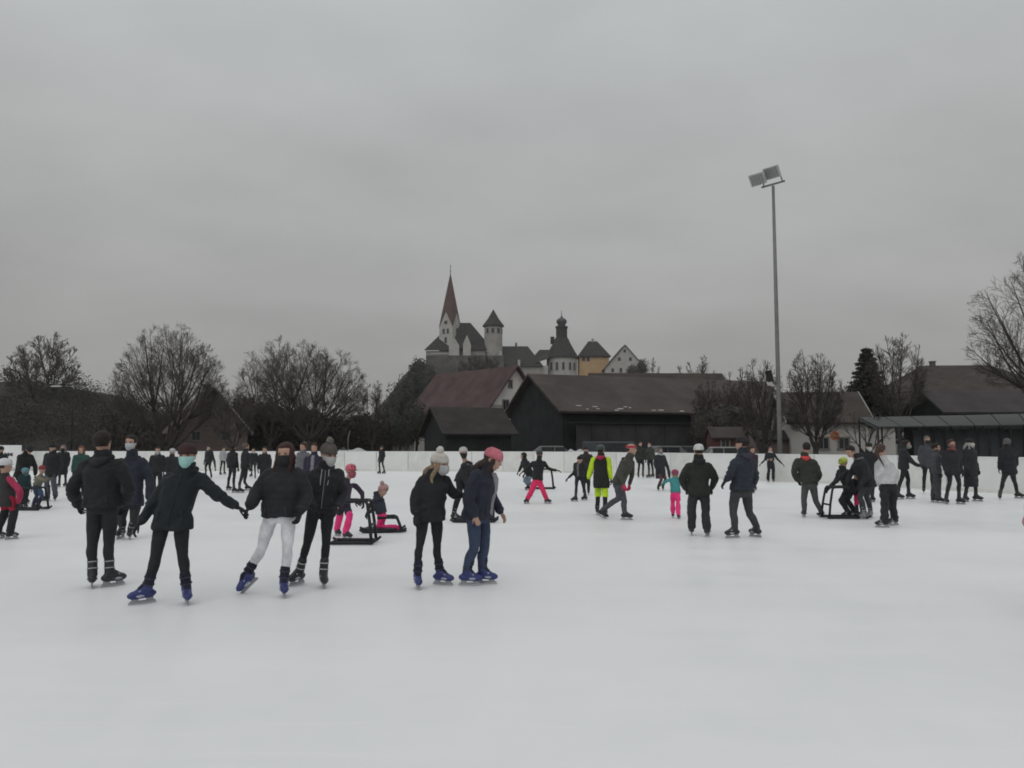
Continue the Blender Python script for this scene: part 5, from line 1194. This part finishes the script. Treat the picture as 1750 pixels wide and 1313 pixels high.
person('right skater of the black pair gliding arm in arm in the distance', [(411, 843, 120), (424, 838, 110)], 758, 130, J=dict(ka=(411, 822), kb=(418, 822)), jacket=dict(c=BLK2, b=.04, hem=802), trousers=dict(c=BLK2, fit='slim'), hair=((.10, .08, .06), 'short'), gloves=BLK)
person('small dark skater with a white scarf right of the black pair', [(429, 815, -30), (436, 819, 20)], 766, 0, scarf=(.55, .55, .55), jacket=dict(c=BLK, b=.03, hem=795), trousers=dict(c=BLK, fit='slim'), hair=(DBRN, 'short'), gloves=BLK)
person('dark skater behind the shoulder of the woman in white trousers', [(446, 840, 0), (456, 840, 0)], 764, 0, jacket=dict(c=BLK2, b=.03), trousers=dict(c=BLK, fit='jeans'), hair=(DBRN, 'short'), gloves=BLK)
person('skater in a dark violet jacket just left of the grey brown bobble hat', [(528, 862, 0), (540, 862, 0)], 755, 0, J=dict(sa=(522, 783), sb=(552, 783), nk=(537, 778), head=(537, 766)), jacket=dict(c=(.032, .028, .048), b=.03, front=(.22, .21, .24)), trousers=dict(c=BLK, fit='jeans'), hair=(RBRN, 'short'), gloves=BLK)
person('pale faced skater in grey peeking out beside the red haired woman', [(513, 858, -20), (521, 858, -20)], 757, -30, jacket=dict(c=(.13, .135, .15), b=.02), trousers=dict(c=BLK2, fit='jeans'), hair=(RBRN, 'short'), gloves=BLK)

# --- centre
person('child with red ski trousers and black jacket with both arms stretched out', [(900, 861, -40), (936, 861, 60)], 769, 10, 
       J=dict(nk=(921, 788), head=(922, 778), ea=(902, 800), wa=(893, 807), eb=(937, 801), wb=(951, 804), pel=(918, 824), ka=(907, 843), kb=(930, 843)),
       jacket=dict(c=BLK, b=.03, hem=820), trousers=dict(c=(.70, .035, .13), fit='ski'), hat=('helmet', (.03, .035, .035)), mask=(.03, .03, .03), hair=(DBRN, 'short'), gloves=BLK)
person('child in a black hooded jacket and pale blue jeans leaning left behind the red trousers', [(902, 838, -60), (910, 838, -60)], H=1.55, yaw=-50, J=dict(pel=(906, 812), nk=(897, 788), head=(894, 780), ea=(890, 799), wa=(886, 806)), jacket=dict(c=BLK, b=.04), trousers=dict(c=(.14, .18, .22), fit='jeans'), hat=('hood', BLK), gloves=BLK)
skating_aid(932, 836, 90, .75, .74, 'black skating aid behind the child with red ski trousers')
person('child in a grey patterned jacket and dark trousers left of the neon suit', [(982, 857, -70), (999, 855, -60)], 778, -30, J=dict(head=(991, 786), ea=(981, 807), wa=(971, 817)), jacket=dict(c=BLK2, b=.03, front=(.14, .13, .13)), trousers=dict(c=(.025, .027, .040), fit='jeans'), hat=('beanie', BLK), hair=(DBRN, 'short'), gloves=BLK)
person('taller dark skater behind the child in the grey patterned jacket', [(998, 846, 170), (1006, 846, 170)], 763, 170, jacket=dict(c=(.032, .030, .027), b=.03), trousers=dict(c=BLK, fit='jeans'), hat=('beanie', (.03, .028, .025)), gloves=BLK)
person('skater in a neon yellow and black ski suit with a crimson hood', [(1021, 880, 170), (1035, 882, 160)], 762, 165, hyaw=150,
       J=dict(ea=(1008, 808), wa=(1006, 818, -.1), eb=(1042, 804), wb=(1044, 818, -.1)), jacket=dict(c=(.022, .026, .022), b=.045, hem=834, sleeve=NEON, hood=(.42, .03, .09)), trousers=dict(c=NEON, fit='ski', low=(BLK2, .60, .75)), hat=('helmet', (.035, .05, .04)), hair=(DBRN, 'short'), gloves=BLK, skate=KSK)
person('skater with a red headband, olive grey jacket and grey jeans striding to the right', [(1032, 887, 80, 25), (1071, 889, 90)], 755, 75, hyaw=75,
       J=dict(head=(1079, 768), nk=(1074, 785), sa=(1063, 790), sb=(1080, 790), pel=(1056, 826), ea=(1060, 810), wa=(1066, 828, -.1), eb=(1080, 812), wb=(1076, 828, .1), ka=(1057, 852), kb=(1067, 856)),
       jacket=dict(c=(.060, .060, .052), b=.035, hem=826, hood=BLK3), trousers=dict(c=(.075, .078, .088), fit='jeans'), hat=('band', (.42, .04, .07)), hair=(DBRN, 'short'), gloves=(.55, .05, .12), skate=DSK)
person('left of two distant standing skaters in dark green by the boards', [(1091, 817, 0), (1099, 817, 0)], 755, 10, jacket=dict(c=(.028, .032, .028), b=.03), trousers=dict(c=BLK, fit='slim'), hair=(DBRN, 'short'), gloves=BLK)
person('right of two distant standing skaters in grey green by the boards', [(1108, 817, -60), (1115, 816, -60)], 756, -50, jacket=dict(c=(.050, .050, .045), b=.03), trousers=dict(c=BLK2, fit='slim'), mask=(.4, .4, .4), hair=(DBRN, 'short'), gloves=BLK)
person('adult in a navy coat bending beside the child in turquoise', [(1125, 839, 0), (1133, 838, 0)], 766, 20, scarf=(.50, .50, .50), J=dict(pel=(1129, 808), eb=(1143, 806), wb=(1144, 816)), jacket=dict(c=(.026, .028, .036), b=.05, hem=818), trousers=dict(c=(.09, .045, .045), fit='jeans'), hair=((.10, .10, .10), 'short'), mask=(.15, .15, .15), gloves=BLK)
person('small child in a turquoise jacket and pink trousers with a pink hat', [(1150, 885, 170), (1160, 887, 150)], 803, 175, J=dict(ea=(1140, 822), wa=(1130, 829), eb=(1168, 824), wb=(1172, 836)), jacket=dict(c=(.06, .26, .27), b=.035, hem=842), trousers=dict(c=PINK, fit='ski'), hat=('beanie', (.32, .06, .14)), hair=(BLOND, 'short'), gloves=BLK2)

# --- right of centre
person('sturdy skater from behind with a white beanie, dark green jacket and dark trousers', [(1182, 915, 172), (1209, 917, 150)], 757, 178,
       J=dict(head=(1194, 771), nk=(1194, 789), sa=(1175, 797), sb=(1214, 797), ea=(1166, 818), wa=(1172, 835, .14), eb=(1222, 818), wb=(1216, 835, .14), ha=(1185, 843), hb=(1204, 843), ka=(1182, 878), kb=(1206, 878)),
       jacket=dict(c=DGREEN, b=.055, hem=846, hood=BLK), trousers=dict(c=(.028, .030, .032), fit='wide'), hat=('beanie', (.60, .60, .60)), hair=(DBRN, 'short'), gloves=BLK, skate=KSK)
person('tall skater in a dark beanie and blue black quilted jacket turning left', [(1252, 920, -75), (1291, 918, -150)], 743, -150, hyaw=-130,
       J=dict(head=(1268, 759), nk=(1270, 779), sa=(1255, 790), sb=(1285, 788), ea=(1247, 812), wa=(1240, 822, -.05), eb=(1290, 814), wb=(1286, 832, .1), ha=(1257, 842), hb=(1277, 842), ka=(1253, 878), kb=(1281, 878)),
       jacket=dict(c=(.026, .032, .044), b=.05, hem=838, quilt=.7, hood=(.045, .042, .060)), trousers=dict(c=(.046, .047, .050), fit='jeans'), hat=('beanie', (.024, .020, .024)), hair=(DBRN, 'short'), gloves=BLK, skate=KSK)
person('figure in a dark violet jacket half hidden behind the tall skater in the dark beanie', [(1283, 838, 0), (1291, 838, 0)], 764, 10, J=dict(eb=(1293, 798), wb=(1291, 812)), jacket=dict(c=(.045, .025, .040), b=.03), trousers=dict(c=BLK, fit='jeans'), hair=(DBRN, 'short'), gloves=BLK)
person('far skater with arms spread and a white shawl in front of the right boards', [(1313, 824, 0), (1322, 824, 0)], 764, 0, J=dict(ea=(1307, 786), wa=(1301, 792), eb=(1328, 784), wb=(1337, 793)), jacket=dict(c=BLK2, b=.02, hem=783), scarf=(.45, .45, .44), trousers=dict(c=BLK, fit='wide'), hair=((.07, .06, .055), 'short'), gloves=BLK)
person('skater from behind with a red hood, dark olive jacket and grey trousers', [(1374, 884, 175), (1404, 884, 140)], 756, 172,
       J=dict(head=(1378, 766), nk=(1376, 783), sa=(1360, 788), sb=(1393, 790), ea=(1357, 808), wa=(1364, 822, .1), eb=(1400, 810), wb=(1396, 822, .1), pel=(1383, 828), ka=(1374, 856), kb=(1394, 856)),
       jacket=dict(c=(.036, .040, .033), b=.055, hem=824, hood=(.50, .06, .06)), trousers=dict(c=(.065, .066, .067), fit='jeans'), hair=(DBRN, 'short'), gloves=BLK, skate=DSK)
person('child with a lime helmet and lime sleeves leaning on a skating aid', [(1447, 884, -80), (1458, 882, -80)], H=1.36, yaw=-75, hyaw=-60, hpitch=15,
       J=dict(pel=(1452, 838), nk=(1441, 803), head=(1441, 792), ea=(1428, 822), wa=(1416, 833), eb=(1430, 822), wb=(1418, 834)), jacket=dict(c=(.022, .024, .026), b=.035, hem=844), trousers=dict(c=(.022, .024, .027), fit='ski'), hat=('helmet', (.40, .48, .06)), hair=(BRN, 'short'), gloves=BLK)
skating_aid(1441, 886, -90, 1.0, .70, 'black skating aid in front of the child with the lime helmet')
person('child with pink trousers half hidden behind the child with the lime helmet', [(1464, 884, -60), (1472, 882, -60)], 805, -60, jacket=dict(c=BLK2, b=.03), trousers=dict(c=(.60, .03, .12), fit='ski', low=(BLK2, .62, .8)), hat=('beanie', BLK2), hair=(BRN, 'short'), gloves=BLK)
person('adult with a grey hooded black jacket and grey jeans bending over the children', [(1476, 888, -60), (1487, 885, -50)], 762, -70, hyaw=-70, hpitch=25,
       J=dict(pel=(1483, 826), nk=(1466, 785), head=(1453, 772), sa=(1463, 792), sb=(1478, 790), ea=(1452, 812), wa=(1448, 828), eb=(1480, 815), wb=(1470, 830)), jacket=dict(c=BLK2, b=.05, hem=832, hood=(.14, .14, .145)), trousers=dict(c=(.045, .050, .055), fit='jeans'), hair=(DBRN, 'short'), gloves=BLK, skate=((.16, .165, .17), (.35, .35, .35)))
person('dark haired person behind the bending adult', [(1484, 858, 0), (1492, 858, 0)], 757, 0, jacket=dict(c=BLK, b=.02), trousers=dict(c=BLK, fit='slim'), hat=('beanie', BLK), mask=(.4, .4, .4), hair=(DBRN, 'short'), gloves=BLK)
person('skater in a white jacket and wide black trousers leaning to the left', [(1508, 902, -100), (1526, 898, -80)], 756, 160, hyaw=120,
       J=dict(head=(1506, 770), nk=(1510, 788), sa=(1499, 794), sb=(1524, 794), ea=(1500, 815), wa=(1503, 830, -.08), eb=(1530, 812), wb=(1526, 824, .12), pel=(1519, 830), ka=(1512, 866), kb=(1525, 864)),
       jacket=dict(c=(.50, .50, .51), b=.035, hem=826), trousers=dict(c=BLK2, fit='wide'), hair=((.060, .035, .028), 'tail'), gloves=BLK, skate=KSK)
person('dark skater reaching an arm out to the person in grey blue', [(1537, 854, 60), (1556, 853, 80)], 750, 70, hyaw=60, J=dict(head=(1549, 760), ea=(1560, 791), wa=(1572, 796), eb=(1562, 792), wb=(1574, 797)), jacket=dict(c=(.026, .027, .031), b=.03), trousers=dict(c=BLK, fit='slim'), hair=(DBRN, 'short'), mask=(.25, .26, .24), gloves=BLK)
person('person in a grey blue jacket and black trousers facing the camera by the right boards', [(1579, 843, -30), (1597, 846, 20)], 746, 0, jacket=dict(c=(.060, .062, .070), b=.04, hem=800), trousers=dict(c=BLK, fit='slim'), hair=((.12, .115, .11), 'short'), mask=BLK, gloves=BLK)
person('skater in grey trousers close beside the person with the red scarf', [(1598, 859, 30), (1607, 860, 60)], 758, 60, jacket=dict(c=(.06, .06, .066), b=.03), trousers=dict(c=(.055, .055, .060), fit='wide'), hair=(DBRN, 'short'), gloves=BLK)
person('skater in black with a reddish face scarf in the right hand group', [(1618, 862, -10), (1642, 862, 30)], 752, 5, jacket=dict(c=BLK2, b=.045, hem=812), trousers=dict(c=BLK2, fit='slim'), hair=(RBRN, 'short'), scarf=(.16, .06, .06), mask=(.20, .09, .09), gloves=BLK, skate=KSK)
person('person in a long black coat with a white face mask in the right hand group', [(1651, 858, 0), (1671, 857, 50)], 750, 25, jacket=dict(c=BLK2, b=.04, hem=832), trousers=dict(c=BLK, fit='slim'), hat=('beanie', BLK), hair=((.3, .29, .28), 'long'), mask=(.5, .48, .45), gloves=BLK)
person('black clad skater with grey hair and legs apart near the right edge', [(1709, 855, -30), (1742, 852, 40)], 750, 180, J=dict(pel=(1725, 806)), jacket=dict(c=BLK, b=.045, hem=812), trousers=dict(c=BLK, fit='slim'), hair=((.10, .10, .10), 'short'), gloves=BLK)
person('near skater in a pink coat mostly cut off by the right picture edge', [(1800, 1052, -70), (1826, 1056, -60)], 752, -70, jacket=dict(c=(.42, .24, .25), b=.05, hem=905), trousers=dict(c=(.40, .30, .32), fit='jeans'), hat=('beanie', (.5, .3, .32)), hair=(BLOND, 'short'), gloves=(.3, .22, .23), skate=KSK)
finish_jobs()
